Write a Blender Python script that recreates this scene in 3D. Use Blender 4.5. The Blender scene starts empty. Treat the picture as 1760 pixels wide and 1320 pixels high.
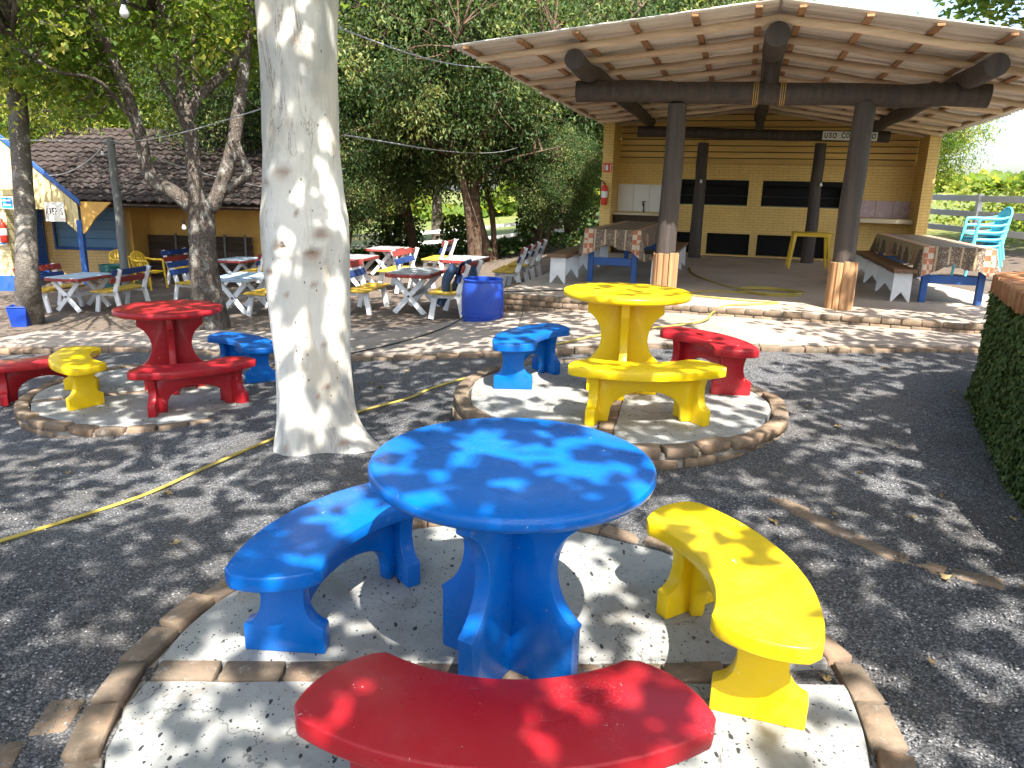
import bpy, bmesh, math, random
import numpy as np
from mathutils import Vector, Matrix
R = math.radians
sc = bpy.context.scene
COL = sc.collection
random.seed(11)
rng = np.random.default_rng(11)

# ------------------------------------------------------------------ camera
FPX, PITCH, ROLL = 1273.5, R(14.54), R(1.444)
CAM = Vector((0, 0, 1.65))
fwd = Vector((0, math.cos(PITCH), -math.sin(PITCH)))
rt0 = Vector((1, 0, 0)); up0 = rt0.cross(fwd)
cA = math.cos(ROLL) * rt0 + math.sin(ROLL) * up0
cB = -math.sin(ROLL) * rt0 + math.cos(ROLL) * up0
cam_d = bpy.data.cameras.new('camera'); cam = bpy.data.objects.new('camera', cam_d); COL.objects.link(cam)
cam_d.sensor_width = 36; cam_d.lens = FPX / 1760 * 36; cam_d.clip_start = .05; cam_d.clip_end = 2000
mw = Matrix.Identity(4)
for i in range(3):
    mw[i][0] = cA[i]; mw[i][1] = cB[i]; mw[i][2] = -fwd[i]; mw[i][3] = CAM[i]
cam.matrix_world = mw
sc.camera = cam

# ------------------------------------------------------------------ sky, sun, exposure
SUN = Vector((.20, -.68, 1.0)).normalized()            # direction to the sun
EL = math.asin(SUN.z); AZ = math.atan2(SUN.x, SUN.y)
w = bpy.data.worlds.new('World'); sc.world = w; w.use_nodes = True
nt = w.node_tree; bg = nt.nodes['Background']
sky = nt.nodes.new('ShaderNodeTexSky'); sky.sky_type = 'NISHITA'; sky.sun_disc = False
sky.sun_elevation = EL; sky.sun_rotation = AZ; sky.air_density = 1.0; sky.dust_density = 3.0; sky.ozone_density = 1.0
nt.links.new(sky.outputs[0], bg.inputs[0]); bg.inputs[1].default_value = .15
sl = bpy.data.lights.new('sun', 'SUN'); sl.energy = 5.0; sl.angle = R(.45); sl.color = (1, .955, .89)
so = bpy.data.objects.new('sun', sl); COL.objects.link(so)
so.rotation_euler = SUN.to_track_quat('Z', 'Y').to_euler(); so.location = (6, -15, 30)
sc.view_settings.view_transform = 'Standard'; sc.view_settings.look = 'None'
sc.view_settings.use_white_balance = True; sc.view_settings.white_balance_temperature = 6450
sc.view_settings.gamma = 1; sc.view_settings.exposure = 1.65; sc.view_settings.use_curve_mapping = False
sc.render.engine = 'CYCLES'
sc.cycles.max_bounces = 8; sc.cycles.diffuse_bounces = 5; sc.cycles.glossy_bounces = 3
sc.cycles.transmission_bounces = 5; sc.cycles.use_denoising = True
sc.cycles.sample_clamp_indirect = 6
sc.cycles.caustics_reflective = False; sc.cycles.caustics_refractive = False

# ------------------------------------------------------------------ survey helpers
def smooth(t):
    t = np.clip(t, 0, 1); return t * t * (3 - 2 * t)
def GZ(x, y):
    """height of the yard at x, y"""
    x = np.asarray(x, float); y = np.asarray(y, float)
    k = smooth((y - 2) / 3.5)
    z = .09 * np.clip(x, -7, 1.5) * k - .03 - .12 * smooth((y - 9) / 2.5) * smooth((1 - x) / 2)
    z = z + .13 * np.clip(x - 6, 0, 6) * smooth((y - 3) / 4) + .05 * np.clip(x - 12, 0, 30) * smooth((y - 3) / 4)
    z = z + .04 * np.exp(-((x + 1.36) ** 2 + (y - 4.93) ** 2) / .30)
    z = z - .06 * np.clip(y - 24, 0, 8) * smooth((6 - x) / 4)
    z = z + .012 * np.clip(y - 32, 0, 200)
    return z
def gz(x, y): return float(GZ(x, y))
def at(px, py, d):
    """world point seen at px, py at depth d metres"""
    return CAM + d * ((px - 880) / FPX * cA - (py - 660) / FPX * cB + fwd)
def on(px, py, z):
    r = (px - 880) / FPX * cA - (py - 660) / FPX * cB + fwd
    return CAM + r * ((z - CAM.z) / r.z)
def ground(px, py, lift=0):
    z = -.1
    for _ in range(14):
        p = on(px, py, z + lift); z = .5 * z + .5 * gz(p.x, p.y)
    return on(px, py, z + lift)

# ------------------------------------------------------------------ object helpers
def tag(o, label=None, cat=None, group=None, kind=None):
    if label: o['label'] = label
    if cat: o['category'] = cat
    if group: o['group'] = group
    if kind: o['kind'] = kind
    return o
def link(name, me, mat=None, parent=None, loc=None, rot=None):
    o = bpy.data.objects.new(name, me); COL.objects.link(o)
    if mat is not None and not me.materials: me.materials.append(mat)
    if parent is not None: o.parent = parent
    if loc is not None: o.location = loc
    if rot is not None: o.rotation_euler = rot
    return o
def thing(name, label, cat, loc=(0, 0, 0), rz=0, group=None, kind=None):
    o = bpy.data.objects.new(name, None); COL.objects.link(o); o.empty_display_size = .1
    o.location = loc; o.rotation_euler = (0, 0, rz)
    return tag(o, label, cat, group, kind)
def copy_tree(o, parent=None):
    c = o.copy(); COL.objects.link(c)
    if parent is not None: c.parent = parent
    for ch in list(o.children): copy_tree(ch, c)
    return c
def from_arrays(name, V, F, tint=None):
    V = np.asarray(V, np.float32); F = np.asarray(F, np.int32); k = F.shape[1]
    me = bpy.data.meshes.new(name)
    me.vertices.add(len(V)); me.vertices.foreach_set('co', V.ravel())
    me.loops.add(F.size); me.loops.foreach_set('vertex_index', F.ravel())
    me.polygons.add(len(F)); me.polygons.foreach_set('loop_start', np.arange(0, F.size, k, dtype=np.int32))
    me.update(calc_edges=True)
    if tint is not None:
        a = me.attributes.new('tint', 'FLOAT', 'FACE'); a.data.foreach_set('value', np.asarray(tint, np.float32))
    return me
def finish(me, smooth_deg=None, bevel=0, segs=1):
    if bevel:
        bm = bmesh.new(); bm.from_mesh(me)
        bmesh.ops.recalc_face_normals(bm, faces=bm.faces)
        ed = [e for e in bm.edges if len(e.link_faces) == 2 and e.calc_face_angle(0) > R(30)]
        bmesh.ops.bevel(bm, geom=ed, offset=bevel, segments=segs, profile=.5, affect='EDGES', clamp_overlap=True)
        bm.to_mesh(me); bm.free()
    if smooth_deg:
        me.polygons.foreach_set('use_smooth', [True] * len(me.polygons))
        me.set_sharp_from_angle(angle=R(smooth_deg))
    me.update()
    return me
def resample(pts, n):
    """Catmull-Rom through pts"""
    P = np.array([tuple(p) for p in pts], float)
    if len(P) == 2: return P[0] + (P[1] - P[0]) * np.linspace(0, 1, n)[:, None]
    Q = np.vstack([2 * P[0] - P[1], P, 2 * P[-1] - P[-2]]); m = len(P) - 1
    out = []
    for t in np.linspace(0, m - 1e-6, n):
        i = int(t); f = t - i; a, b, c, d = Q[i:i + 4]
        out.append(.5 * (2 * b + (c - a) * f + (2 * a - 5 * b + 4 * c - d) * f * f + (3 * b - a - 3 * c + d) * f ** 3))
    return np.array(out)
class MB:
    def __init__(s): s.V = []; s.F = []
    def add(s, V, F, m=None):
        o = len(s.V)
        for v in V:
            s.V.append(tuple(m @ Vector(v)) if m is not None else tuple(v))
        s.F += [tuple(i + o for i in f) for f in F]; return s
    def box(s, c, d, m=None):
        x, y, z = c; a, b, e = d[0] / 2, d[1] / 2, d[2] / 2
        V = [(x - a, y - b, z - e), (x + a, y - b, z - e), (x + a, y + b, z - e), (x - a, y + b, z - e),
             (x - a, y - b, z + e), (x + a, y - b, z + e), (x + a, y + b, z + e), (x - a, y + b, z + e)]
        return s.add(V, [(0, 3, 2, 1), (4, 5, 6, 7), (0, 1, 5, 4), (1, 2, 6, 5), (2, 3, 7, 6), (3, 0, 4, 7)], m)
    def tube(s, pts, rad, n=8, cap=True, wob=0, rs=None):
        P = np.array([tuple(p) for p in pts], float); k = len(P)
        r = np.full(k, rad, float) if np.isscalar(rad) else np.interp(np.linspace(0, 1, k), np.linspace(0, 1, len(rad)), rad)
        T = np.gradient(P, axis=0); T /= np.linalg.norm(T, axis=1)[:, None] + 1e-9
        u = np.cross(T[0], (0, 0, 1.)) if abs(T[0][2]) < .9 else np.cross(T[0], (1., 0, 0))
        u /= np.linalg.norm(u); o = len(s.V)
        for i in range(k):
            u = u - T[i] * (u @ T[i]); u /= np.linalg.norm(u) + 1e-9; v = np.cross(T[i], u)
            for j in range(n):
                a = 2 * math.pi * j / n; q = r[i]
                if wob: q *= 1 + wob * (rs or random).uniform(-1, 1)
                s.V.append(tuple(P[i] + q * (math.cos(a) * u + math.sin(a) * v)))
        for i in range(k - 1):
            for j in range(n):
                a = o + i * n + j; b = o + i * n + (j + 1) % n
                s.F.append((a, b, b + n, a + n))
        if cap:
            s.F.append(tuple(o + j for j in reversed(range(n)))); s.F.append(tuple(o + (k - 1) * n + j for j in range(n)))
        return s
    def lathe(s, prof, n=32, c=(0, 0)):
        o = len(s.V); k = len(prof)
        for (r, z) in prof:
            for j in range(n):
                a = 2 * math.pi * j / n; s.V.append((c[0] + r * math.cos(a), c[1] + r * math.sin(a), z))
        for i in range(k - 1):
            for j in range(n):
                a = o + i * n + j; b = o + i * n + (j + 1) % n; s.F.append((a, b, b + n, a + n))
        s.F.append(tuple(o + j for j in reversed(range(n)))); s.F.append(tuple(o + (k - 1) * n + j for j in range(n)))
        return s
    def prism(s, poly, a, b, m=None):
        """poly in xy, extruded z a..b"""
        n = len(poly); V = [(x, y, a) for x, y in poly] + [(x, y, b) for x, y in poly]
        F = [tuple(reversed(range(n))), tuple(range(n, 2 * n))] + [(i, (i + 1) % n, n + (i + 1) % n, n + i) for i in range(n)]
        return s.add(V, F, m)
    def mesh(s, name, smooth_deg=None, bevel=0, segs=1):
        me = bpy.data.meshes.new(name); me.from_pydata(s.V, [], s.F); return finish(me, smooth_deg, bevel, segs)
    def obj(s, name, mat, parent=None, smooth_deg=None, bevel=0, segs=1, loc=None, rot=None):
        return link(name, s.mesh(name, smooth_deg, bevel, segs), mat, parent, loc, rot)
XZ = Matrix(((1, 0, 0, 0), (0, 0, -1, 0), (0, 1, 0, 0), (0, 0, 0, 1)))   # polygon in xz, extruded along y

# ------------------------------------------------------------------ materials
class N:
    def __init__(s, name):
        s.m = bpy.data.materials.new(name); s.m.use_nodes = True; s.t = s.m.node_tree
        s.p = s.t.nodes['Principled BSDF']; s.out = s.t.nodes['Material Output']
    def n(s, ty, ins=None, **pr):
        x = s.t.nodes.new('ShaderNode' + ty)
        for k, v in pr.items(): setattr(x, k, v)
        for k, v in (ins or {}).items():
            if isinstance(v, bpy.types.NodeSocket): s.t.links.new(v, x.inputs[k])
            else: x.inputs[k].default_value = v
        return x
    def link(s, a, b): s.t.links.new(a, b)
    def coord(s, rand=True):
        c = s.n('TexCoord').outputs['Object']
        if rand:
            r = s.n('ObjectInfo').outputs['Random']
            q = s.n('Math', {0: r, 1: 37.0}, operation='MULTIPLY').outputs[0]
            c = s.n('VectorMath', {0: c, 1: q}, operation='ADD').outputs[0]
        return c
    def world(s): return s.n('NewGeometry').outputs['Position']
    def noise(s, vec, scale, det=4, rough=.55, dist=0):
        return s.n('TexNoise', {'Vector': vec, 'Scale': scale, 'Detail': det, 'Roughness': rough, 'Distortion': dist}).outputs['Fac']
    def ramp(s, fac, stops, mode='LINEAR'):
        x = s.n('ValToRGB', {0: fac}); cr = x.color_ramp; cr.interpolation = mode
        while len(cr.elements) < len(stops): cr.elements.new(.5)
        for e, (p, c) in zip(cr.elements, stops):
            e.position = p; e.color = (c, c, c, 1) if np.isscalar(c) else (*c[:3], 1)
        return x.outputs[0]
    def mix(s, f, a, b, blend='MIX'):
        x = s.n('Mix', {0: f}, data_type='RGBA', blend_type=blend)
        for i, v in ((6, a), (7, b)):
            if isinstance(v, bpy.types.NodeSocket): s.link(v, x.inputs[i])
            else: x.inputs[i].default_value = (*v[:3], 1)
        return x.outputs[2]
    def math(s, op, a, b=0.0, clamp=False): return s.n('Math', {0: a, 1: b}, operation=op, use_clamp=clamp).outputs[0]
    def scale(s, vec, sx, sy, sz): return s.n('VectorMath', {0: vec, 1: (sx, sy, sz)}, operation='MULTIPLY').outputs[0]
    def bump(s, h, st, dist=.01, prev=None):
        i = {'Height': h, 'Strength': st, 'Distance': dist}
        if prev is not None: i['Normal'] = prev
        return s.n('Bump', i).outputs[0]
    def set(s, col=None, rough=None, nrm=None, spec=None, **kw):
        for k, v in (('Base Color', col), ('Roughness', rough), ('Normal', nrm), ('Specular IOR Level', spec)):
            if v is None: continue
            if isinstance(v, bpy.types.NodeSocket): s.link(v, s.p.inputs[k])
            else: s.p.inputs[k].default_value = (*v[:3], 1) if k == 'Base Color' else v
        for k, v in kw.items(): s.p.inputs[k].default_value = v
        return s.m
def lum(c, f): return tuple(min(1, x * f) for x in c)
def surf(name, col, rough=.7, var=.25, vs=3, bump=.3, bs=40, spec=.3, dirt=None, dirt_s=1.5, dirt_f=.5, orand=0, stretch=(1, 1, 1), bd=.006):
    b = N(name); v = b.coord(); vv = b.scale(v, *stretch)
    c = b.mix(b.noise(vv, vs, 5, .6), lum(col, 1 - var), lum(col, 1 + var))
    if dirt: c = b.mix(b.math('MULTIPLY', b.ramp(b.noise(vv, dirt_s, 6, .65), [(.42, 0), (.7, 1)]), dirt_f), c, dirt)
    if orand:
        r = b.n('ObjectInfo').outputs['Random']
        c = b.mix(1.0, c, b.ramp(r, [(0, 1 - orand), (1, 1 + orand * .6)]), 'MULTIPLY')
    return b.set(c, b.ramp(b.noise(vv, vs * 2, 3), [(.2, max(0, rough - .12)), (.8, min(1, rough + .12))]),
                 b.bump(b.noise(vv, bs, 5, .65), bump, bd), spec)
def paint(name, col, rough=.27, chip=(.75, .74, .7), dust=.06, bumpy=.12):
    """gloss paint on concrete: brushed, scuffed and dusty"""
    b = N(name); v = b.coord()
    c = b.mix(b.noise(v, 2.2, 5, .6), lum(col, .85), lum(col, 1.12))
    d = b.ramp(b.noise(v, 5.5, 8, .72), [(.48, 0), (.75, 1)])
    c = b.mix(b.math('MULTIPLY', d, dust), c, (.30, .29, .27))
    spk = b.math('MULTIPLY', b.ramp(b.noise(v, 150, 4, .7), [(.55, 0), (.62, 1)]), b.ramp(b.noise(v, 3.1, 5, .65), [(.49, 0), (.64, 1)]))
    c = b.mix(b.math('MULTIPLY', spk, .16), c, (.30, .30, .30))
    ch = b.math('MAXIMUM', b.ramp(b.noise(v, 22, 4, .65, .5), [(.70, 0), (.715, 1)]), b.ramp(b.noise(v, 60, 3, .6, .3), [(.745, 0), (.76, 1)]))
    c = b.mix(b.math('MULTIPLY', ch, .55), c, chip)
    sc_ = b.ramp(b.noise(b.scale(v, 90, 6, 40), 1, 2), [(.74, 0), (.8, 1)])
    c = b.mix(b.math('MULTIPLY', sc_, .16), c, lum(chip, .8))
    ro = b.math('ADD', b.ramp(b.noise(v, 7, 6, .7), [(.3, rough - .1), (.75, rough + .2)]), b.math('MULTIPLY', d, .15))
    n = b.bump(b.noise(v, 9, 3), bumpy, .012); n = b.bump(b.noise(b.scale(v, 14, 90, 14), 1, 3, .6), .12, .003, n); n = b.bump(b.noise(v, 160, 3, .6), .1, .002, n)
    return b.set(c, ro, n, .28, **{'Coat Weight': .08, 'Coat Roughness': .15})

M = {}
BLUE, YEL, RED = (.0003, .122, .47), (.80, .54, .004), (.36, .013, .020)
M['blue'] = paint('blue_gloss_paint', BLUE)
M['yellow'] = paint('yellow_gloss_paint', YEL, .36, (.7, .66, .5), .10)
M['red'] = paint('red_gloss_paint', RED, .34)
M['white'] = paint('white_fence_paint', (.74, .75, .75), .5, (.35, .3, .25), .22)
M['w_red'] = surf('weathered_red_board', (.26, .035, .03), .6, .3, 5, .25, 60, .3, (.2, .12, .1), 3, .4, stretch=(1, .2, 1))
M['w_blue'] = surf('weathered_blue_board', (.012, .04, .17), .6, .3, 5, .25, 60, .3, (.1, .12, .18), 3, .35, stretch=(1, .2, 1))
M['w_yel'] = surf('weathered_yellow_board', (.52, .33, .03), .6, .3, 5, .25, 60, .3, (.3, .22, .1), 3, .4, stretch=(1, .2, 1))
M['w_lblue'] = surf('faded_pale_blue_board', (.36, .47, .56), .6, .2, 4, .25, 60, .3, (.3, .3, .3), 3, .4)
M['table_grey'] = surf('grey_worn_table_board', (.27, .29, .29), .6, .25, 4, .3, 50, .3, (.15, .13, .11), 3, .4, stretch=(4, .6, 1))
M['plastic_blue'] = surf('blue_drum_plastic', (.008, .05, .36), .38, .15, 3, .08, 20, .5, (.05, .1, .3), 4, .25)
M['plastic_lblue'] = surf('light_blue_chair_plastic', (.12, .56, .70), .35, .08, 3, .04, 20, .5)
M['plastic_yel'] = surf('yellow_chair_plastic', (.66, .42, .02), .4, .15, 3, .04, 20, .5)
M['plastic_green'] = surf('dark_green_plastic', (.02, .10, .09), .45, .15, 3, .04, 20, .5)
M['steel_dark'] = surf('dark_grey_metal', (.04, .042, .045), .5, .2, 8, .1, 60, .5)
M['soot_black'] = surf('soot_black_sheet', (.008, .008, .009), .7, .3, 6, .2, 60, .2)
M['blue_trim'] = surf('blue_painted_timber', (.02, .085, .30), .45, .2, 4, .15, 50, .4, (.1, .15, .25), 3, .3)
M['blue_shutter'] = surf('pale_blue_shutter', (.10, .24, .46), .5, .2, 3, .15, 50, .4, (.2, .3, .42), 1.5, .5)
M['cream_board'] = surf('cream_yellow_boards', (.66, .56, .30), .65, .2, 4, .2, 50, .3, (.3, .22, .1), 2, .4, stretch=(2, 2, .3))
M['sign_white'] = surf('white_sign_board', (.78, .78, .75), .5, .06, 3, .05, 40, .3, (.5, .48, .42), 2, .3)
M['ink'] = surf('black_sign_paint', (.012, .012, .02), .6, .1, 5, .02, 40, .3)
M['sign_blue'] = surf('blue_sign_print', (.03, .25, .55), .5, .1, 5, .02, 40, .3)
M['sign_red'] = surf('red_sign_print', (.62, .04, .02), .4, .1, 5, .02, 40, .4)
M['bulb'] = surf('white_bulb_glass', (.78, .78, .74), .15, .03, 5, .0, 40, .6)
M['wire'] = surf('grey_cable', (.32, .32, .31), .5, .1, 5, .0, 40, .4)
M['cable'] = surf('black_cable', (.012, .012, .013), .5, .1, 5, .0, 40, .4)
M['gold'] = surf('brass_wire', (.45, .28, .06), .4, .1, 9, .0, 40, .5)
M['hose'] = surf('yellow_garden_hose', (.40, .31, .06), .45, .2, 4, .05, 60, .4, (.25, .2, .1), 3, .5)
M['denim'] = surf('faded_denim_cloth', (.035, .06, .115), .9, .4, 7, .5, 130, .15, (.09, .12, .18), 4, .6)
M['soil'] = surf('dark_planting_soil', (.06, .04, .028), .95, .4, 9, .8, 60, .1, bd=.02)
M['tile_white'] = surf('white_glazed_tile', (.72, .72, .68), .2, .06, 2, .03, 20, .5, (.4, .38, .32), 2, .3)
M['tile_pink'] = surf('mauve_glazed_tile', (.40, .27, .30), .25, .3, 5, .03, 20, .5, (.6, .5, .5), 6, .5)
M['counter'] = surf('cream_counter_stone', (.55, .46, .30), .5, .1, 3, .05, 50, .4)
M['log'] = surf('dark_stained_log', (.052, .041, .036), .6, .45, 3, .8, 14, .35, (.13, .095, .07), 2, .55, stretch=(7, 7, .4), bd=.012)
M['rafter'] = surf('peeled_pole_timber', (.80, .63, .45), .65, .28, 3, .35, 25, .25, (.30, .15, .07), 2.2, .5, orand=.25, stretch=(.5, 5, 5))
M['batten'] = surf('brown_batten_timber', (.36, .20, .10), .7, .3, 4, .25, 40, .25, orand=.3)
M['slab_wood'] = surf('split_timber_slab', (.44, .25, .12), .7, .4, 6, .5, 30, .25, (.20, .09, .04), 5, .6, orand=.35, stretch=(5, 5, .35))
M['bench_wood'] = surf('brown_bench_plank', (.20, .11, .06), .55, .35, 5, .3, 40, .35, (.10, .05, .03), 3, .5, stretch=(5, .4, 5))
M['dark_wood'] = surf('old_dark_planks', (.060, .040, .028), .75, .4, 4, .4, 30, .2, (.12, .085, .06), 2, .4, orand=.3, stretch=(.4, 4, 4))
M['fence'] = surf('whitewashed_fence_rail', (.80, .80, .79), .7, .10, 3, .25, 40, .2, (.45, .42, .38), 3, .3, orand=.1)
M['pole'] = surf('grey_weathered_pole', (.17, .17, .16), .8, .3, 3, .5, 30, .15, (.08, .075, .06), 2, .5, stretch=(6, 6, .4))
M['concrete'] = surf('stained_concrete', (.33, .275, .225), .8, .25, 2.5, .35, 70, .2, (.20, .175, .15), 1.1, .55, orand=.12)
M['floor'] = surf('worn_concrete_floor', (.44, .37, .30), .6, .22, 1.2, .2, 60, .3, (.15, .11, .08), .8, .55)
M['mortar'] = surf('old_mortar', (.27, .25, .22), .9, .3, 6, .6, 60, .1, (.10, .09, .08), 4, .5)
M['fibro'] = surf('grey_fibre_cement_sheet', (.78, .71, .62), .8, .2, 2, .25, 50, .15, (.56, .48, .40), 1.2, .5, orand=.10, stretch=(.6, 3, 1))
M['leaf_dead'] = surf('dry_yellow_brown_leaf', (.30, .21, .10), .7, .4, 12, .2, 90, .2, orand=.4)

def m_brick(name, cols, moss=.5):
    b = N(name); v = b.coord(); r = b.n('ObjectInfo').outputs['Random']
    c = b.ramp(r, [(i / (len(cols) - 1), k) for i, k in enumerate(cols)])
    c = b.mix(b.noise(v, 9, 6, .7), b.mix(1.0, c, (.62, .6, .58), 'MULTIPLY'), b.mix(1.0, c, (1.45, 1.38, 1.3), 'MULTIPLY'))
    c = b.mix(b.math('MULTIPLY', b.ramp(b.noise(v, 6, 6, .7), [(.36, 0), (.62, 1)]), moss), c, (.115, .098, .072))
    c = b.mix(b.math('MULTIPLY', b.ramp(b.noise(v, 17, 5, .7), [(.58, 0), (.7, 1)]), .5), c, (.42, .40, .36))
    n = b.bump(b.noise(v, 30, 6, .7), .6, .01); n = b.bump(b.noise(v, 140, 4, .6), .3, .003, n)
    return b.set(c, .88, n, .15)
M['brick'] = m_brick('old_clay_brick', [(.25, .165, .11), (.20, .15, .11), (.30, .215, .145), (.185, .14, .108)], .75)
M['brick_red'] = m_brick('red_clay_brick', [(.42, .19, .11), (.36, .15, .085), (.46, .24, .15), (.33, .17, .11)], .35)
M['brick_orange'] = m_brick('orange_clay_brick', [(.44, .20, .09), (.36, .15, .07), (.47, .25, .12)], .3)

def m_terrazzo():
    b = N('chipped_terrazzo_slab'); v = b.coord()
    c = b.mix(b.noise(v, 1.6, 6, .6), (.235, .24, .225), (.39, .39, .365))
    c = b.mix(b.math('MULTIPLY', b.ramp(b.noise(v, 4, 7, .7), [(.44, 0), (.68, 1)]), .6), c, (.17, .16, .14))
    def chips(scale, thr, st, col, c, pk=.62):
        q = b.n('TexVoronoi', {'Vector': b.scale(b.n('VectorMath', {0: v, 1: b.scale(b.n('TexNoise', {'Vector': v, 'Scale': 30.0}).outputs['Color'], .02, .02, .02)}, operation='ADD').outputs[0], 1, st, 1), 'Scale': scale, 'Randomness': 1.0})
        near = b.math('LESS_THAN', q.outputs['Distance'], thr)
        pick = b.math('GREATER_THAN', b.n('SeparateColor', {0: q.outputs['Color']}).outputs[0], pk)
        return b.mix(b.math('MULTIPLY', near, pick), c, col)
    c = chips(34, .17, 1.0, (.022, .022, .024), c)
    c = chips(27, .19, .5, (.03, .03, .032), c)
    c = chips(60, .17, 1.3, (.05, .047, .045), c, .45)
    c = chips(48, .15, .6, (.03, .03, .03), c, .5)
    ck = b.ramp(b.math('ABSOLUTE', b.math('SUBTRACT', b.noise(v, 1.15, 6, .55, .3), .5)), [(0, 1), (.0035, 0)])
    c = b.mix(b.math('MULTIPLY', ck, .75), c, (.05, .045, .04))
    c = b.mix(b.math('MULTIPLY', b.ramp(b.noise(v, 2.6, 7, .75), [(.53, 0), (.62, 1)]), .4), c, (.21, .175, .13))
    n = b.bump(b.noise(v, 70, 5, .7), .2, .004); n = b.bump(ck, -.5, .006, n)
    return b.set(c, b.ramp(b.noise(v, 5, 4), [(.3, .55), (.7, .8)]), n, .3)
M['terrazzo'] = m_terrazzo()

def m_ground():
    b = N('yard_ground'); P = b.world()
    sx = b.n('SeparateXYZ', {0: P}); X, Y = sx.outputs[0], sx.outputs[1]
    wob = b.noise(P, .7, 5, .6)
    # gravel
    vo = b.n('TexVoronoi', {'Vector': P, 'Scale': 95.0}); cell = b.n('SeparateColor', {0: vo.outputs['Color']}).outputs[0]
    vo2 = b.n('TexVoronoi', {'Vector': P, 'Scale': 210.0}); cell2 = b.n('SeparateColor', {0: vo2.outputs['Color']}).outputs[1]
    gcol = b.ramp(cell, [(0, (.06, .062, .068)), (.55, (.15, .152, .158)), (.88, (.27, .268, .27)), (1, (.46, .45, .44))])
    gcol = b.mix(.35, gcol, b.ramp(cell2, [(0, (.045, .047, .052)), (1, (.26, .258, .26))]))
    edge = b.ramp(vo.outputs['Distance'], [(.2, 1), (.75, .35)])
    gcol = b.mix(1.0, gcol, edge, 'MULTIPLY')
    gcol = b.mix(b.math('MULTIPLY', b.ramp(b.noise(P, 1.3, 6, .65), [(.42, 0), (.70, 1)]), .6), gcol, (.088, .072, .056))
    gcol = b.mix(1.0, gcol, b.ramp(b.noise(P, .55, 4, .6), [(.3, .72), (.7, 1.3)]), 'MULTIPLY')
    # trodden soil with leaf litter behind the path
    soil = b.mix(b.noise(P, 5, 6, .7), (.075, .056, .042), (.19, .155, .125))
    lv = b.n('TexVoronoi', {'Vector': b.scale(P, 1, 1, 1), 'Scale': 16.0}); lc = b.n('SeparateColor', {0: lv.outputs['Color']})
    lit = b.math('MULTIPLY', b.math('LESS_THAN', lv.outputs['Distance'], .33), b.math('GREATER_THAN', lc.outputs[0], .55))
    soil = b.mix(b.math('MULTIPLY', lit, .8), soil, b.ramp(lc.outputs[1], [(0, (.12, .06, .03)), (.6, (.25, .15, .07)), (1, (.36, .27, .13))]))
    # grass field beyond the fence
    gr = b.mix(b.noise(P, 1.6, 8, .75), (.05, .085, .016), (.20, .22, .06))
    gr = b.mix(b.ramp(b.noise(P, .13, 4, .6), [(.5, 0), (.7, .5)]), gr, (.33, .23, .10))
    m1 = b.ramp(b.math('ADD', Y, b.math('MULTIPLY', wob, 1.6)), [(.0, 0), (1, 1)])
    yy = b.math('ADD', Y, b.math('MULTIPLY', wob, 1.2))
    f_soil = b.n('MapRange', {0: yy, 1: 10.2, 2: 11.2}).outputs[0]
    f_g1 = b.n('MapRange', {0: yy, 1: 24.6, 2: 26.5}).outputs[0]
    f_g2 = b.n('MapRange', {0: b.math('ADD', X, b.math('MULTIPLY', wob, 1.5)), 1: 11.0, 2: 12.2}).outputs[0]
    c = b.mix(f_soil, gcol, soil); c = b.mix(b.math('MAXIMUM', f_g1, f_g2), c, gr)
    h = b.math('ADD', b.math('MULTIPLY', vo.outputs['Distance'], -1.0), b.math('MULTIPLY', vo2.outputs['Distance'], -.35))
    n = b.bump(h, .9, .007); n = b.bump(b.noise(P, 14, 4, .6), .35, .03, n)
    return b.set(c, .82, n, .25)
M['ground'] = m_ground()

def m_stone():
    b = N('loose_gravel_stone'); r = b.n('NewGeometry').outputs['Random Per Island']
    c = b.ramp(r, [(0, (.055, .056, .062)), (.5, (.12, .12, .125)), (.85, (.21, .205, .205)), (1, (.40, .38, .36))])
    return b.set(c, .8, None, .25)
M['stone'] = m_stone()

def m_leaf(name, c0, c1, c2, trans=.42, tcol=None):
    b = N(name); t = b.n('Attribute', attribute_name='tint').outputs['Fac']
    c = b.ramp(t, [(0, c0), (.6, c1), (1, c2)])
    b.set(c, .58, None, .22)
    tc = b.mix(1.0, c, tcol or (1.7, 1.55, .75), 'MULTIPLY')
    tr = b.n('BsdfTranslucent', {'Color': tc})
    mx = b.n('MixShader', {0: trans, 1: b.p.outputs[0], 2: tr.outputs[0]})
    b.link(mx.outputs[0], b.out.inputs[0]); return b.m
M['leaf_plane'] = m_leaf('broad_green_leaf', (.045, .095, .018), (.075, .14, .024), (.20, .22, .04))
M['leaf_dark'] = m_leaf('dark_glossy_leaf', (.036, .075, .026), (.09, .145, .05), (.26, .29, .11), .45)
M['leaf_light'] = m_leaf('light_green_leaf', (.08, .15, .026), (.18, .26, .05), (.40, .40, .10), .58)
M['leaf_ivy'] = m_leaf('small_creeper_leaf', (.05, .085, .025), (.09, .135, .038), (.20, .23, .08), .25)

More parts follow.
